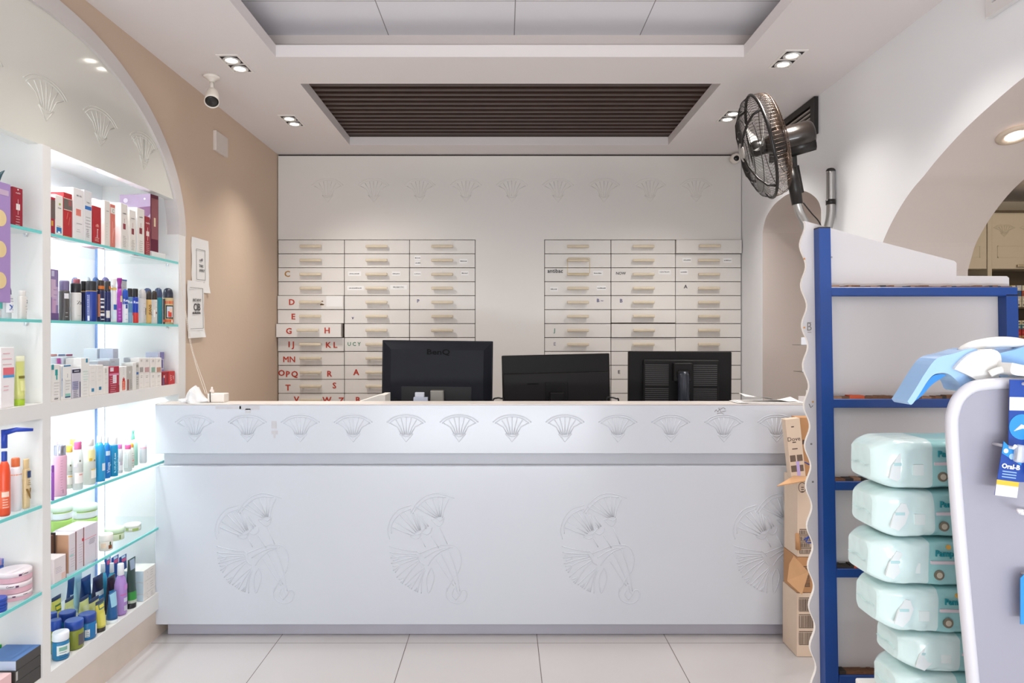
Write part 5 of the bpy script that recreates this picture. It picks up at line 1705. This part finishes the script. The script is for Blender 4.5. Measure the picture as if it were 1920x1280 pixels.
carton(196, 207, 377, zA, '#e7e0d8', 'ivory carton with a thin line of print, between the pink and the coral ones', .010, .06, [('t', 'peptide', .5, .78, .03, TXC), ('p', .3, .5, .2, .5, 6, '#c9c1b8')])
carton(207.5, 216.5, 383, zA, '#d9796a', 'coral carton with a white curl near its top', .010, .06, [(.0, 1, .78, .92, '#ece4dc'), ('t', 'C', .5, .84, .12, '#8f8c88'), ('t', '/', .5, .3, .4, '#e8a295'), (.3, .4, .1, .6, '#e59b8e')])
carton(227, 239.5, 382, zA, '#e8e2dc', 'tall ivory carton with a dark red tag, first of three alike', .010, .09, [(.30, .68, .45, .57, '#8f3340'), ('t', 'creaDiv', .5, .79, .04, '#55504e'), (.47, .51, .58, .68, '#b98a90'), ('p', .25, .8, .08, .3, 7, '#b5aea8')], side='#e9e7e5')
carton(243, 255, 394, zA, '#e9e3dc', 'short ivory carton with a dark red tag, second of three alike', .010, .06, [(.30, .68, .42, .56, '#8a3541'), ('t', 'creaDiv', .5, .80, .045, '#77716e'), (.47, .51, .58, .70, '#b98a90'), ('p', .25, .8, .06, .28, 7, '#b5aea8')])
carton(257.5, 271, 391, zA, '#e9e3dc', 'ivory carton with a dark red tag, third of three, beside the thin red one', .010, .075, [(.28, .66, .44, .57, '#8a2d3a'), ('t', 'creaDiv', .5, .81, .045, '#4a4644'), (.47, .51, .58, .68, '#b98a90'), ('p', .25, .8, .06, .28, 6, '#b5aea8')], side='#e6e6e6')
carton(272, 281.5, 406, zA, '#961d2a', 'thin dark red carton with a white tag in front of the big maroon box', .010, .06, [(.25, .78, .50, .62, '#ecdfd8'), (.46, .54, .38, .72, '#d9b2b2'), ('t', 'creaDiv', .5, .83, .06, '#eed6d4'), ('p', .2, .85, .04, .34, 7, '#dca9aa')])
_, zt = carton(284, 311, 473.5, zA, '#e5e2e0', 'flat white box under the big maroon and lilac box', .014, .10, [])
x0 = XF - .030
mb = MB().box((-.16, -.028, 0), (0, .028, .268), M('#5f1230', .3, noise=.12, scale=20), bev=.0015, seg=1)
mb.box((-.159, -.0286, .150), (-.001, -.028, .267), M('#b9a3bf', .35, noise=.12, scale=18))
mb.prism([(-.159, .09), (-.10, .16), (-.05, .13), (-.001, .175), (-.001, .21), (-.159, .20)], -.0290, -.0284, M('#8b5f82', .35, noise=.25, scale=30), lambda u, v, t: (u, t, v))
mb.box((-.001, -.024, .06), (.0006, .024, .25), M('#8c5157', .35, noise=.2))
mb.box((-.001, -.006, .12), (.0008, .006, .16), M('#d9c6a6', .4))
mb.lathe([(.011, 0), (.011, .0006)], M('#e4dce6', .4), n=16, mx=at((-.128, -.0288, .240), Matrix.Rotation(R(90), 4, 'X')))
mb.lathe([(.005, 0), (.005, .0006)], M('#f2eef2', .4), n=12, mx=at((-.03, -.0288, .245), Matrix.Rotation(R(90), 4, 'X')))
mb.text('multipower', .022, M('#eadfe8', .4), at((-.075, -.0296, .135), TX @ Matrix.Rotation(R(-90), 4, 'Z')), .0003)
for k, w_ in ((0, .05), (1, .06), (2, .05)):
    mb.box((-.06 + .016 * k, -.0295, .10), (-.057 + .016 * k, -.0288, .10 + w_), M('#cbb3c6', .4))
o = mb.build('carton', loc=(x0, 3.185, zt + .0006), rot=(0, 0, R(-9)))
tag(o, 'big maroon and lilac box standing on a flat white box', 'box', 'boxes on the uppermost glass shelf')

# --- second glass shelf, far bay
carton(95.6, 110, 505, zB, '#8d7bab', 'tall lilac carton with a pale flower print beside the shelf divider', .010, .05, [(.1, .95, .30, .66, '#bfa9cb'), (.0, .6, .45, .80, '#cdb3cd'), (.1, .6, .12, .42, '#c59fc2'), (.0, 1, .0, .14, '#6b5086'), (.05, .4, .86, .97, '#c9c6e2'), ('p', .3, .8, .4, .6, 3, '#8d7aa6')])
vessel('spray', 110, 131, 526, zB, '#5a5655', '#7d7397', 'dark grey can with a bluish cap beside the lilac carton', 'spray_can', 'spray can', .030, [(-15, 40, .55, .68, '#e5e4e6'), ('p', -10, 40, .1, .2, 2, '#c9c8ca')])
vessel('spray', 131, 153, 531, zB, '#d5d2cd', '#262629', 'pale grey can with a black cap', 'spray_can', 'spray can', .006, [('t', 'Zn', 28, .48, .13, '#4a4a50', False), ('p', 0, 40, .12, .14, 1, '#b9b6b2')])
vessel('spray', 136, 151, 523, zB, '#8a3140', '#b4606c', 'can with a dusky red cap behind the pale grey can', 'spray_can', 'spray can', .062, [])
vessel('dome', 133, 148, 520, zB, '#c7cbe0', '#5a6a95', 'can with a blue-grey dome cap at the back, behind the red capped one', 'spray_can', 'spray can', .11, [])
vessel('spray', 151, 163, 527, zB, '#1d2452', '#141416', 'slim navy can with a black cap and gold ring', 'spray_can', 'spray can', .058, [(-90, 90, .735, .755, '#c9a45a')])
vessel('spray', 160, 182, 527, zB, '#1e3a92', '#2b2c30', 'royal blue can with a black cap and white barcode side', 'spray_can', 'spray can', .008, [(-60, -30, .08, .66, '#7f86b8'), (-55, -32, .02, .14, '#e0e2ee'), (-90, 90, .745, .76, '#c9a45a'), ('p', -58, -25, .2, .64, 9, '#d5d8ea')])
vessel('spray', 181, 196, 525, zB, '#23264f', '#3a3230', 'navy can with large white vertical letters and an orange ring', 'spray_can', 'spray can', .008, [(-60, -25, .12, .66, '#d98a66'), (-50, 60, .78, .86, '#d0722e'), (-18, 50, .52, .56, '#e5e6ea'), (-18, 50, .44, .48, '#c9cad4'), (-14, 46, .33, .38, '#e5e6ea'), (-18, 50, .24, .27, '#b9a58e'), (-18, 50, .14, .20, '#e5e6ea'), (-10, 46, .05, .07, '#d5d6de')])
vessel('dome', 172, 187, 519.5, zB, '#8fb0dc', '#4a6aa8', 'can with a blue dome cap at the back of the second glass shelf', 'spray_can', 'spray can', .10, [])
vessel('dome', 159, 171, 519.5, zB, '#dde3ea', '#c9d3d9', 'can with a pale grey dome cap at the back of the second glass shelf', 'spray_can', 'spray can', .12, [])
vessel('dome', 189, 206, 519.5, zB, '#a9a3d2', '#8b86bd', 'can with a lilac dome cap at the back of the second glass shelf', 'spray_can', 'spray can', .08, [])
vessel('spray', 195, 208, 527, zB, '#2b3066', '#3d3838', 'navy can with a tilted white price sticker', 'spray_can', 'spray can', .012, [(-40, 25, .10, .28, '#e6e4e0'), (10, 80, .80, .88, '#cd7436')])
vessel('wave', 207.5, 219, 521, zB, '#e9e7e8', '#e8e4e2', 'white body spray with a yellow collar and a blue flower', 'spray_can', 'spray can', .008, [(-90, 90, .73, .77, '#e9bd55'), (-20, 60, .28, .40, '#2c5fae'), (-50, 60, .06, .26, '#d5e4ee')])
vessel('wave', 218.5, 229.5, 521, zB, '#a63aa8', '#8f1f86', 'magenta body spray with a curved cap', 'spray_can', 'spray can', .006, [(0, 60, .46, .60, '#dcc49a'), ('p', -40, 30, .08, .30, 4, '#d9a9dc')])
carton(227.5, 238, 524, zB, '#e5e6ea', 'white carton with a blue top edge behind the magenta spray', .085, .07, [(.0, 1, .97, 1, '#4a6fc0'), ('p', .2, .8, .75, .88, 3, '#c9cad2')])
vessel('dome', 229, 240.5, 542, zB, '#e9ecf0', '#1f4fb0', 'white stick with a blue dome cap and blue lettering', 'deodorant', 'deodorant', .008, [(-80, 80, .55, .74, '#1d4aa6'), ('t', 'Rex', 5, .66, .11, '#f0f3fa', False), (-10, 30, .42, .54, '#2b4f9a'), ('p', -20, 40, .1, .25, 2, '#8fb9c6')])
vessel('spray', 238.5, 248.5, 540.5, zB, '#5b86ad', '#232326', 'steel blue stick with a black cap', 'deodorant', 'deodorant', .008, [('t', 'Rex', 5, .60, .10, '#eef2f6', False), (-80, 80, .0, .30, '#7fa4c0')])
vessel('spray', 247.5, 259.5, 541, zB, '#1a3fae', '#1c1b1e', 'royal blue and red stick with a black cap', 'deodorant', 'deodorant', .006, [('t', 'Rex', 5, .60, .10, '#eef2f6', False), (-90, 90, .0, .30, '#d4362f'), (-90, -60, .0, .22, '#e9d9c4')])
vessel('dome', 259.5, 274, 542, zB, '#cfcac6', '#c4bfbc', 'silver grey stick next to the royal blue and red one', 'deodorant', 'deodorant', .008, [(30, 60, .25, .45, '#6b6662'), ('p', 0, 50, .1, .7, 6, '#b1aca8')])
vessel('dome', 268, 285, 540, zB, '#5a6690', '#46557e', 'stick with a dark blue dome cap behind the gold one', 'deodorant', 'deodorant', .055, [])
vessel('dome', 273.5, 284, 545, zB, '#d9b06a', '#33261f', 'gold stick with a dark brown cap', 'deodorant', 'deodorant', .008, [('t', 'JEANS', 15, .42, .12, '#6b4a22', True)])
vessel('dome', 283.5, 295, 545, zB, '#d5d0ca', '#35271f', 'cream stick with a dark brown cap next to the gold one', 'deodorant', 'deodorant', .008, [(-30, -5, .2, .42, '#f1eeea'), (10, 40, .30, .36, '#8a4a3a'), ('p', 0, 50, .5, .65, 2, '#a5a09a')])
vessel('dome', 289, 304.5, 539.5, zB, '#1a8798', '#3b4a6b', 'teal can with a slate blue dome cap', 'spray_can', 'spray can', .020, [(40, 90, .0, .72, '#1d2f3c')])
r, _, _ = vessel('dome', 305, 325, 540, zB, '#c9b183', '#2f3242', 'black, cream and orange can, last in the row beside the far stile', 'spray_can', 'spray can', .010, [(-90, 90, .56, .64, '#d9633a'), (60, 95, .0, .70, '#d9764a'), (-95, -55, .0, .70, '#2b2522'), (-45, 45, .16, .52, '#1e1a19'), (-34, 34, .19, .49, '#cbd3dc'), (-22, 20, .20, .36, '#d9472f'), (-6, 26, .33, .44, '#e9c9b4'), (-80, 80, .06, .13, '#d9633a'), (15, 30, .05, .12, '#f2ece4')])

# --- thick shelf, far bay
GT = 'boxes on the thick white shelf'
for k, (a, b, cc) in enumerate(((94, 107, '#e79a94'), (108.5, 122, '#8d9fcf'), (123, 136, '#b5517f'))):
    carton(a + 1, b, 663.5, zM, '#eef0f3', 'white carton with a %s tip at the back of the thick shelf' % ('salmon', 'pale blue', 'plum')[k], .17, .035, [(0, 1, .955, .995, cc)])
carton(118, 140, 669, zM, '#e2eaf2', 'wide pale blue-white carton behind the teal flecked one', .075, .06, [('p', .1, .9, .2, .9, 6, '#ccd6e2')])
carton(140.5, 151, 671, zM, '#dfe7f0', 'narrow pale blue-white carton behind the navy capped one', .075, .06, [('p', .1, .9, .2, .9, 6, '#ccd6e2')])
squeeze(103, 113, 671, zM, '#e6cfe6', 'white tube with a pink and magenta crimp behind the teal flecked carton', '#cfd3d8', .078, [(.86, .99, '#d062b8', 50)], .10)
carton(95.5, 113, 683, zM, '#ebe8e4', 'white carton with teal wedges, first on the thick shelf by the divider', .008, .045, [(.45, .72, .70, .86, '#1f9c9a'), (.55, .68, .58, .70, '#2a9d9b'), (.05, .3, .86, 1, '#1b8f97'), ('p', .3, .9, .1, .5, 6, '#c5c1bd'), (.35, .75, .05, .07, '#4a4845')])
carton(115, 134, 684, zM, '#eceae6', 'white carton with a blue top and a printed jar near its foot', .008, .050, [(.22, .92, .955, .995, '#1c78ab'), (.0, .10, .1, .95, '#b9c6d6'), (.03, .07, .55, .62, '#2b4f7f'), ('t', 'J', .6, .70, .12, '#8b8f94'), (.36, .88, .09, .17, '#8fc9bb'), (.36, .88, .05, .09, '#244f74'), ('p', .4, .9, .3, .55, 4, '#b9b6b2'), (.36, .38, .1, .6, '#c9c6c2')])
carton(135.5, 151.5, 691, zM, '#cfcbd6', 'grey-lilac carton with a navy top band', .008, .050, [(.0, .98, .86, .98, '#1d1f3f'), (.2, .8, .90, .94, '#b9b6c2'), (.0, .7, .30, .58, '#a5a5c6'), (.86, .96, .02, .55, '#57536f'), ('p', .05, .7, .05, .55, 9, '#6b6878')])
carton(152, 167.5, 671, zM, '#eae8e4', 'tall white carton with a small teal mark at its top corner', .008, .060, [(.58, .80, .88, .985, '#2186a8'), ('p', .2, .95, .45, .66, 4, '#a9dccb'), ('p', .2, .8, .08, .4, 5, '#d3d0cc')])
carton(168, 180.5, 684, zM, '#e9e5e0', 'white carton with a low blue square, first of two on the thick shelf', .008, .050, [(.28, .66, .13, .24, '#1d7fa8'), ('p', .2, .8, .5, .9, 4, '#d8d4cf')])
carton(181, 194, 684, zM, '#e9e5e0', 'white carton with a low blue square, second of two on the thick shelf', .008, .050, [(.34, .68, .16, .27, '#1b7aa0'), ('p', .2, .8, .5, .9, 4, '#d8d4cf')])
carton(194.5, 204, 687, zM, '#e9e5df', 'narrow white carton beside the crimson one', .008, .050, [(.25, .55, .76, .93, '#c5c1bb'), ('p', .2, .9, .4, .7, 3, '#cfcbc6')])
carton(205, 223.5, 687, zM, '#b01c3e', 'crimson carton with a tilted white price sticker', .006, .050, [(.08, .42, .82, .97, '#e4d3dc'), (.0, 1, .66, .74, '#d982a6'), (.35, .72, .36, .68, '#ebe3ea'), (.0, 1, .0, .28, '#a31630'), ('p', .05, .7, .05, .6, 8, '#e0a9b9')], side='#6d1f4a')
carton(224.5, 237.5, 687, zM, '#e9e6e2', 'white carton printed with a red bottle', .008, .050, [(.34, .80, .05, .42, '#e05a42'), (.40, .72, .42, .52, '#c2202a'), (.52, .60, .52, .57, '#c2202a'), ('p', .35, .75, .10, .36, 5, '#f4c3b0'), ('p', .4, .7, .7, .95, 4, '#c5c1bd')])
carton(238, 248.5, 686, zM, '#b9b5b0', 'grey carton with a white V next to the one printed with a red bottle', .008, .050, [('t', 'V', .5, .74, .16, '#f0eeec'), (.05, .30, .02, .46, '#8a3a30'), ('p', .4, .95, .1, .42, 5, '#85827f')])
carton(249, 260, 679.5, zM, '#e4e2de', 'slim white carton with a grey edge and a small blue mark', .008, .050, [(.55, 1, .0, 1, '#c4c1bc'), (.6, .95, .55, .64, '#2f66a8'), (.6, .9, .82, .92, '#8c8984'), ('p', .6, .95, .2, .45, 4, '#6f6c68')])
cl_ = (('#a29b98', 'grey'), ('#c39a9c', 'dusty pink'), ('#8fae9f', 'sage green'), ('#b78d7c', 'brown'))
for k, (a, b) in enumerate(((261, 269.5), (270, 281), (282.5, 292), (292.5, 303))):
    _, zt = carton(a, b, 698.5, zM, '#eae5e1', 'small white box under the one with a %s square' % cl_[k][1], .010, .040, [('p', .3, .7, .7, .8, 2, '#8f8a86'), ('p', .2, .8, .1, .35, 2, '#d6d1cc')], group='small white boxes stacked two high')
    carton(a, b, 670.5, zM, '#eae5e1', 'small white box with a %s square, upper of its stack' % cl_[k][1], .010, .040, [(.12, .88, .04, .36, cl_[k][0]), ('p', .3, .7, .76, .84, 2, '#6f6a66'), (.3, .6, .74, .76, '#8f8a86')], zbase=zt + .0006, group='small white boxes stacked two high')
_, zt = carton(296, 307.5, 660, zM, '#d5d8ee', 'white and lavender carton behind the stacked small boxes', .070, .06, [(.35, 1, .78, 1, '#8f88c6'), (.5, 1, .25, .45, '#a7a2d6'), (.5, .8, .5, .76, '#6a66b0')])
carton(212, 222, 653.5, zM, '#d5d9ea', 'lavender-grey carton at the very back of the thick shelf', .12, .06, [('p', .2, .8, .5, .9, 3, '#c2c6dc')])
carton(182, 211, 653, zM, '#e9edf3', 'wide white carton at the very back of the thick shelf by the light channel', .19, .06, [])
carton(183.5, 205, 676, zM, '#e3e8f0', 'pale low carton behind the twin white cartons with blue squares', .085, .06, [(.42, .44, 0, .9, '#9aa3b0')])
carton(206, 224, 672, zM, '#dfe4ee', 'pale low carton behind the crimson one', .085, .06, [('p', .1, .5, .6, .9, 3, '#aab0c0')])
carton(252, 262, 669.5, zM, '#eceef2', 'white carton behind the slim one with a blue mark', .075, .05, [])
carton(304.5, 315.5, 697, zM, '#8f1226', 'dark red small carton, first of two at the end of the thick shelf', .012, .035, [(.0, .3, 0, .6, '#6b4a70'), (.45, .6, .2, .8, '#c9303c'), (.2, .35, .55, .75, '#e6cfd2')])
carton(316, 328, 695.5, zM, '#c22a31', 'bright red small carton, last at the end of the thick shelf', .012, .035, [('t', 'VIT', .38, .5, .34, '#f0c9c4', 1.5708), ('t', 'cal', .72, .5, .26, '#f0c9c4', 1.5708)])

# --- glass shelf C, far bay
CLR = '#eef4f3'
vessel('bottle', 96, 104.5, 812, zC, '#dfe6ee', '#a9b9d2', 'slim clear pump bottle at the back by the divider', 'bottle', 'bottle', .075, [], trans=.4, crough=.15)
vessel('square', 95.8, 102, 872, zC, '#9a52b8', '#8a44ac', 'purple bottle mostly hidden by the shelf divider', 'bottle', 'bottle', .004)
vessel('square', 99, 125, 834, zC, '#d7a9bd', '#b9bccb', 'large pink bottle with a shiny silver cap', 'bottle', 'bottle', .008, [('p', -40, 40, .12, .70, 12, '#b98aa0'), (10, 30, .06, .14, '#8f6a80')], crough=.15, cmetal=.8, power=3)
vessel('flip', 104, 122, 826, zC, CLR, '#dba2d0', 'clear bottle with a lilac cap behind the silver capped one', 'bottle', 'bottle', .070, [], trans=.5)
vessel('flip', 121, 139, 834, zC, '#ecefe6', '#e3b34e', 'clear bottle with a yellow cap and a small fly-shaped mark', 'bottle', 'bottle', .056, [(-60, 60, .10, .32, '#f1ece2'), (-30, 40, .27, .30, '#e3b45e'), (-10, 8, .52, .56, '#6b6a58'), ('p', -30, 30, .36, .40, 1, '#8d8a80')], trans=.45)
vessel('flip', 129, 144, 822, zC, CLR, '#e5bb5c', 'clear bottle with an amber cap at the back of the row', 'bottle', 'bottle', .085, [], trans=.5)
vessel('flip', 135.5, 156, 827, zC, '#eef1ee', '#dc6c9e', 'clear bottle with a bright pink cap, tallest of the pink capped ones', 'bottle', 'bottle', .010, [(-50, 60, .14, .36, '#f2eeea'), (0, 40, .30, .33, '#e0a9a2'), (0, 18, .58, .62, '#6f6a5c'), (-60, -20, .48, .56, '#d9d9e4')], trans=.45)
vessel('flip', 154, 180, 821, zC, '#eef0ea', '#e2e0dc', 'clear bottle with a white cap and a yellow blossom', 'bottle', 'bottle', .016, [(-25, 45, .52, .76, '#ebe3a8'), (-15, 10, .52, .58, '#d9b83c'), (30, 42, .50, .54, '#6f6a5c'), (0, 60, .14, .34, '#f3efe6'), (0, 50, .32, .34, '#d6c05a')], trans=.45)
vessel('flip', 148, 162, 818, zC, CLR, '#cfd6e2', 'clear bottle with a pale grey cap at the back of the row', 'bottle', 'bottle', .085, [], trans=.5)
vessel('bottle', 176, 197.5, 816.5, zC, '#2aa3dc', '#eceef0', 'tall blue bottle with a white cap and a white label corner', 'bottle', 'bottle', .010, [(10, 60, .24, .40, '#dfe8ef')], trans=.12)
vessel('bottle', 193, 207.5, 818, zC, '#1f7fd0', '#e6e9ee', 'mid blue bottle with a white cap between the tall blue and the square blue ones', 'bottle', 'bottle', .024, [(-30, 40, .55, .66, '#cfe0f0'), ('t', 'Visage', 10, .26, .10, '#bcd9f0', True)], trans=.12)
vessel('square', 204.5, 221, 819, zC, '#0f93c4', '#e9e9ea', 'square sea-blue bottle with a tall white cap', 'bottle', 'bottle', .018, [(0, 60, .50, .60, '#e3ebef'), ('t', 'NIVEA', 20, .30, .15, '#9fdcec', True)], trans=.12, power=3)
vessel('flip', 219.5, 230.5, 832, zC, '#f0f0f0', '#df7bb9', 'small clear bottle with a pink cap next to the square sea-blue one', 'bottle', 'bottle', .030, [(-40, 50, .1, .4, '#f3eeee'), (-20, 40, .28, .40, '#cbbfc8')], trans=.4)
vessel('flip', 231.5, 248, 833, zC, '#eef1ee', '#dd5f97', 'small clear bottle with a deep pink cap before the green spray', 'bottle', 'bottle', .014, [(-70, -20, .15, .68, '#d9e2de')], trans=.45)
vessel('flip', 241, 252, 831, zC, '#f0efe8', '#e6a13c', 'small clear bottle with an orange cap between the deep pink cap and the green spray', 'bottle', 'bottle', .045, [('p', -20, 50, .1, .6, 6, '#8f8a80'), (0, 40, .28, .34, '#d98a7a')], trans=.35)
vessel('mist', 239.5, 259, 806, zC, '#b9e6d6', '#7fd3b4', 'pale green spray bottle with a green nozzle', 'spray_bottle', 'bottle', .060, [], trans=.25)
vessel('bottle', 261, 275.5, 815, zC, '#ecebee', '#e3e2e4', 'small clear bottle with a white cap and a pink band, standing alone', 'bottle', 'bottle', .050, [(-90, 90, .52, .57, '#e79cb0')], trans=.35)

# --- glass shelf D, far bay
GJ = 'green lidded jars on the lowest glass shelf'
for a, b, yl, yu, wh in ((93, 136, 972, 947, 'beside the divider'), (137, 183, 969, 945, 'by the light channel')):
    r, zt, _ = vessel('tub', a, b, yl, zD, '#e7efdf', '#a8cf6a', 'white jar with a green lid, lower of the stack ' + wh, 'jar', 'jar', .165, [(-70, 70, .1, .5, '#eef3ea')], group=GJ)
    vessel('tub', a, b, yu, zD, '#eef2ec', '#d3e6d0', 'white jar with pale lid and green band, upper of the stack ' + wh, 'jar', 'jar', .165, [(-60, 60, .52, .80, '#9cc45c'), (-60, 60, .1, .45, '#e3e9ea')], zbase=zt + .0006, group=GJ)
GB = 'white and copper boxes on the lowest glass shelf'
carton(96, 101.5, 1003, zD, '#5a3a2c', 'dark brown box, first of the row by the divider on the lowest glass shelf', .060, .05, [], group=GB)
carton(102, 105, 998, zD, '#2f2422', 'thin black-brown box, second of the row by the divider', .060, .05, [], group=GB)
carton(129, 143.5, 999, zD, '#ddd5da', 'white box with a copper side band, third of the row', .020, .085, [('p', .2, .9, .15, .6, 8, '#c6bcc4'), (.1, .6, .42, .45, '#8fd0c4'), (.85, 1, .0, 1, '#8a5a56')], side='#c99a7a', group=GB)
carton(144, 158, 991, zD, '#ddd3da', 'white box with a red ribbon mark at its edge, fourth of the row', .018, .085, [('p', .2, .85, .15, .6, 8, '#c4b6c0'), (.86, 1, .0, 1, '#94605c'), (.7, 1, .66, .73, '#c2333f')], group=GB)
carton(158.5, 184, 982, zD, '#dcd5de', 'white box with a red ribbon line, last of the row', .016, .085, [('p', .3, .8, .50, .62, 5, '#9b93a0'), (.0, .85, .66, .675, '#d98a94'), (.8, .83, .05, .45, '#c9bfc8')], group=GB)
carton(101, 124.5, 1043, zD, '#e2d8d8', 'white box with a pale copper patch, low in front of the box row', .004, .07, [('p', .1, .7, .4, .6, 4, '#bdb3bd'), (.6, .96, .05, .3, '#dcbcb0'), (.955, 1, 0, 1, '#7a4a40')], group=GB)
vessel('tub', 184.5, 212, 1000, zD, '#ebe4da', '#efebe4', 'cream jar printed with a pineapple-like fruit', 'jar', 'jar', .024, [(5, 38, .12, .34, '#8f4a22'), (14, 28, .34, .55, '#3f5a30'), (-60, -15, .2, .5, '#ecd2b8')])
vessel('tub', 196, 233.5, 988, zD, '#dfe8c8', '#cfe2c4', 'flat jar with a green band and a frosted lid behind the cream jar', 'jar', 'jar', .060, [(-60, 60, .55, .85, '#94b24a'), (10, 20, .1, .45, '#7d9a52')])
vessel('tub', 232, 264.5, 981, zD, '#e6e6d8', '#e3e4dc', 'small cream jar with a green flower print, farthest on the lowest glass shelf', 'jar', 'jar', .060, [(-20, 25, .1, .5, '#9fb36a'), (-70, -45, .2, .6, '#a9bc80')])

# --- bottom deck, far bay
GR = 'jars on the bottom deck'
vessel('jar', 96.5, 131, 1183, zK, '#2b7fb0', '#e9ecf2', 'turquoise-blue jar with a white lid, closest to the divider', 'jar', 'jar', .004, [(-40, 60, .20, .56, '#dfe9e6'), (-25, 30, .36, .50, '#7fb0a0'), ('p', -30, 40, .12, .30, 3, '#1d4f7c')], trans=.1, group=GR)
vessel('jar', 119.5, 158, 1161, zK, '#8a9433', '#1f47a0', 'olive green jar with a royal blue lid', 'jar', 'jar', .004, [(10, 75, .14, .54, '#5a565c')], trans=.1, group=GR)
vessel('jar', 145.5, 181.5, 1149, zK, '#1f79b8', '#173e92', 'blue jar with a royal blue lid and two white barcode labels', 'jar', 'jar', .006, [(-30, 0, .14, .44, '#dbe3ea'), (42, 66, .14, .56, '#e9eef2'), ('p', -25, 5, .18, .4, 4, '#56708f')], trans=.1, group=GR)
vessel('jar', 92, 116, 1161, zK, '#96a03a', '#1f47a0', 'olive green jar half hidden by the divider', 'jar', 'jar', .060, [], trans=.1, group=GR)
vessel('jar', 108.5, 143.5, 1146, zK, '#1f79b8', '#1a3f96', 'blue jar with a royal blue lid behind the olive ones', 'jar', 'jar', .085, [], trans=.1, group=GR)
vessel('jar', 88, 108, 1148, zK, '#1f79b8', '#1f47a0', 'blue jar deep behind the divider', 'jar', 'jar', .12, [], trans=.1, group=GR)
GS = 'tubes on the bottom deck'
squeeze(177.5, 194, 1124, zK, '#d9cf55', 'yellow tube with a black foot in front of the row', '#33302c', .006, [(.72, .90, '#4f7a62', 40), (.76, .86, '#e3d558', 30), (.2, .6, '#dfd66a', 45)], .14, crimp='#2b3a50', group=GS)
squeeze(165.5, 184, 1120, zK, '#dfe29a', 'pale yellow tube between the yellow tube and the blue jar', '#d0d690', .052, [(.3, .7, '#e6e8b4', 45)], .10, crimp='#24365c', group=GS)
squeeze(148, 165, 1118, zK, '#dde09a', 'pale yellow tube behind the blue jar', '#d0d690', .112, [(.3, .7, '#e9eac0', 45)], .10, crimp='#24365c', group=GS)
squeeze(120.5, 137, 1120, zK, '#dfe2a2', 'pale yellow tube behind the olive jar', '#d0d690', .170, [(.3, .7, '#e9eac0', 45)], .10, crimp='#24365c', group=GS)
squeeze(95, 113, 1117, zK, '#e0dc72', 'yellow tube with a green printed badge beside the divider', '#d0d690', .200, [(.55, .75, '#4d7a4f', 40), (.60, .70, '#e6d048', 34)], .10, crimp='#24365c', group=GS)
squeeze(125.5, 139, 1084, zK, '#2b4a86', 'dark blue tube with a pale foot at the back by the lowest shelf edge', '#cfd8e4', .265, [(.35, .5, '#d7e2ee', 60)], .2, group=GS)
squeeze(138, 152, 1076, zK, '#a9d6ea', 'clear light blue tube rising above the pale yellow ones', '#bfe0ee', .220, [(.2, .8, '#c6e6f2', 40)], .1, group=GS)
squeeze(150, 168.5, 1080, zK, '#1d3b78', 'navy tube with brighter blue bands next to the clear light blue one', '#1a2440', .168, [(.55, .9, '#1f4a88', 45), (.3, .5, '#1f6fae', 40)], .1, group=GS)
squeeze(172, 191.5, 1078, zK, '#232a55', 'black and navy tube with a white band behind the yellow tube', '#1d2236', .108, [(.5, .62, '#dbe4ee', 60), (.42, .5, '#3c86c8', 60), (.7, .9, '#2b2c46', 45)], .1, group=GS)
squeeze(199, 214.5, 1079, zK, '#2b2038', 'dark plum tube with a blue band before the lilac bottle', '#161c2c', .062, [(.5, .64, '#3f9bd6', 60), (.02, .45, '#122d4d', 60), (.72, .9, '#3a2838', 45)], .08, group=GS)
squeeze(202, 217, 1110, zK, '#1d5b96', 'small blue tube with a pale slanting top before the lilac bottle', '#e3ecef', .003, [(.55, .98, '#9ccfe6', 55)], .12, group=GS)
vessel('gel', 183.5, 202, 1055, zK, '#55b9de', '#f1f4f8', 'clear blue gel bottle with a white cap, first of two at the back', 'bottle', 'bottle', .155, [], trans=.25)
vessel('gel', 201.5, 218, 1055, zK, '#4fb9d8', '#f1f4f8', 'clear blue gel bottle with a white cap, second of two next to the lilac one', 'bottle', 'bottle', .112, [], trans=.25)
vessel('gel', 213.5, 239, 1056, zK, '#b892d8', '#f2f3f8', 'tall lilac gel bottle with a white cap', 'bottle', 'bottle', .008, [(10, 60, .26, .34, '#cfd0e4'), (10, 60, .09, .19, '#c3c4d6'), (-20, 40, .40, .42, '#d06aa8'), (15, 55, .5, .6, '#c98ad0')], trans=.15)
squeeze(237, 251.5, 1046, zK, '#2c4640', 'dark green tube with a bright green band and black foot behind the lilac bottle', '#1b1d22', .010, [(.17, .34, '#2f8f3a', 85), (.11, .17, '#b9c4b4', 85), (.78, .98, '#9fb0c8', 40)], .10, group=GS)
for k, (a, b, cc) in enumerate(((194, 206, '#2552a0'), (207, 221, '#23499a'), (222, 236, '#1d3f88'))):
    squeeze(a, b, 1043 - k, zK, cc, '%s blue tube with a pink mark, in the back row above the white caps' % ('first', 'second', 'third')[k], '#1a2440', .205, [(.80, .90, '#d9588c', 35), (.92, .99, '#c3d6ee', 30)], .1, group=GS)
zt = zK
for k in range(3):
    _, zt = carton(269, 292, 1106 - 21.5 * k, zK, '#e4dfd9', 'plain white box with fine print, %s of three stacked at the counter end' % ('lowest', 'middle', 'topmost')[k], .010, .10, [('p', .3, .35, .3, .7, 2, '#a5a19c'), ('p', .55, .8, .3, .7, 3, '#bdb8b2')], zbase=zt, side='#c3d4e2', group='white boxes stacked on the bottom deck')
    zt += .0006
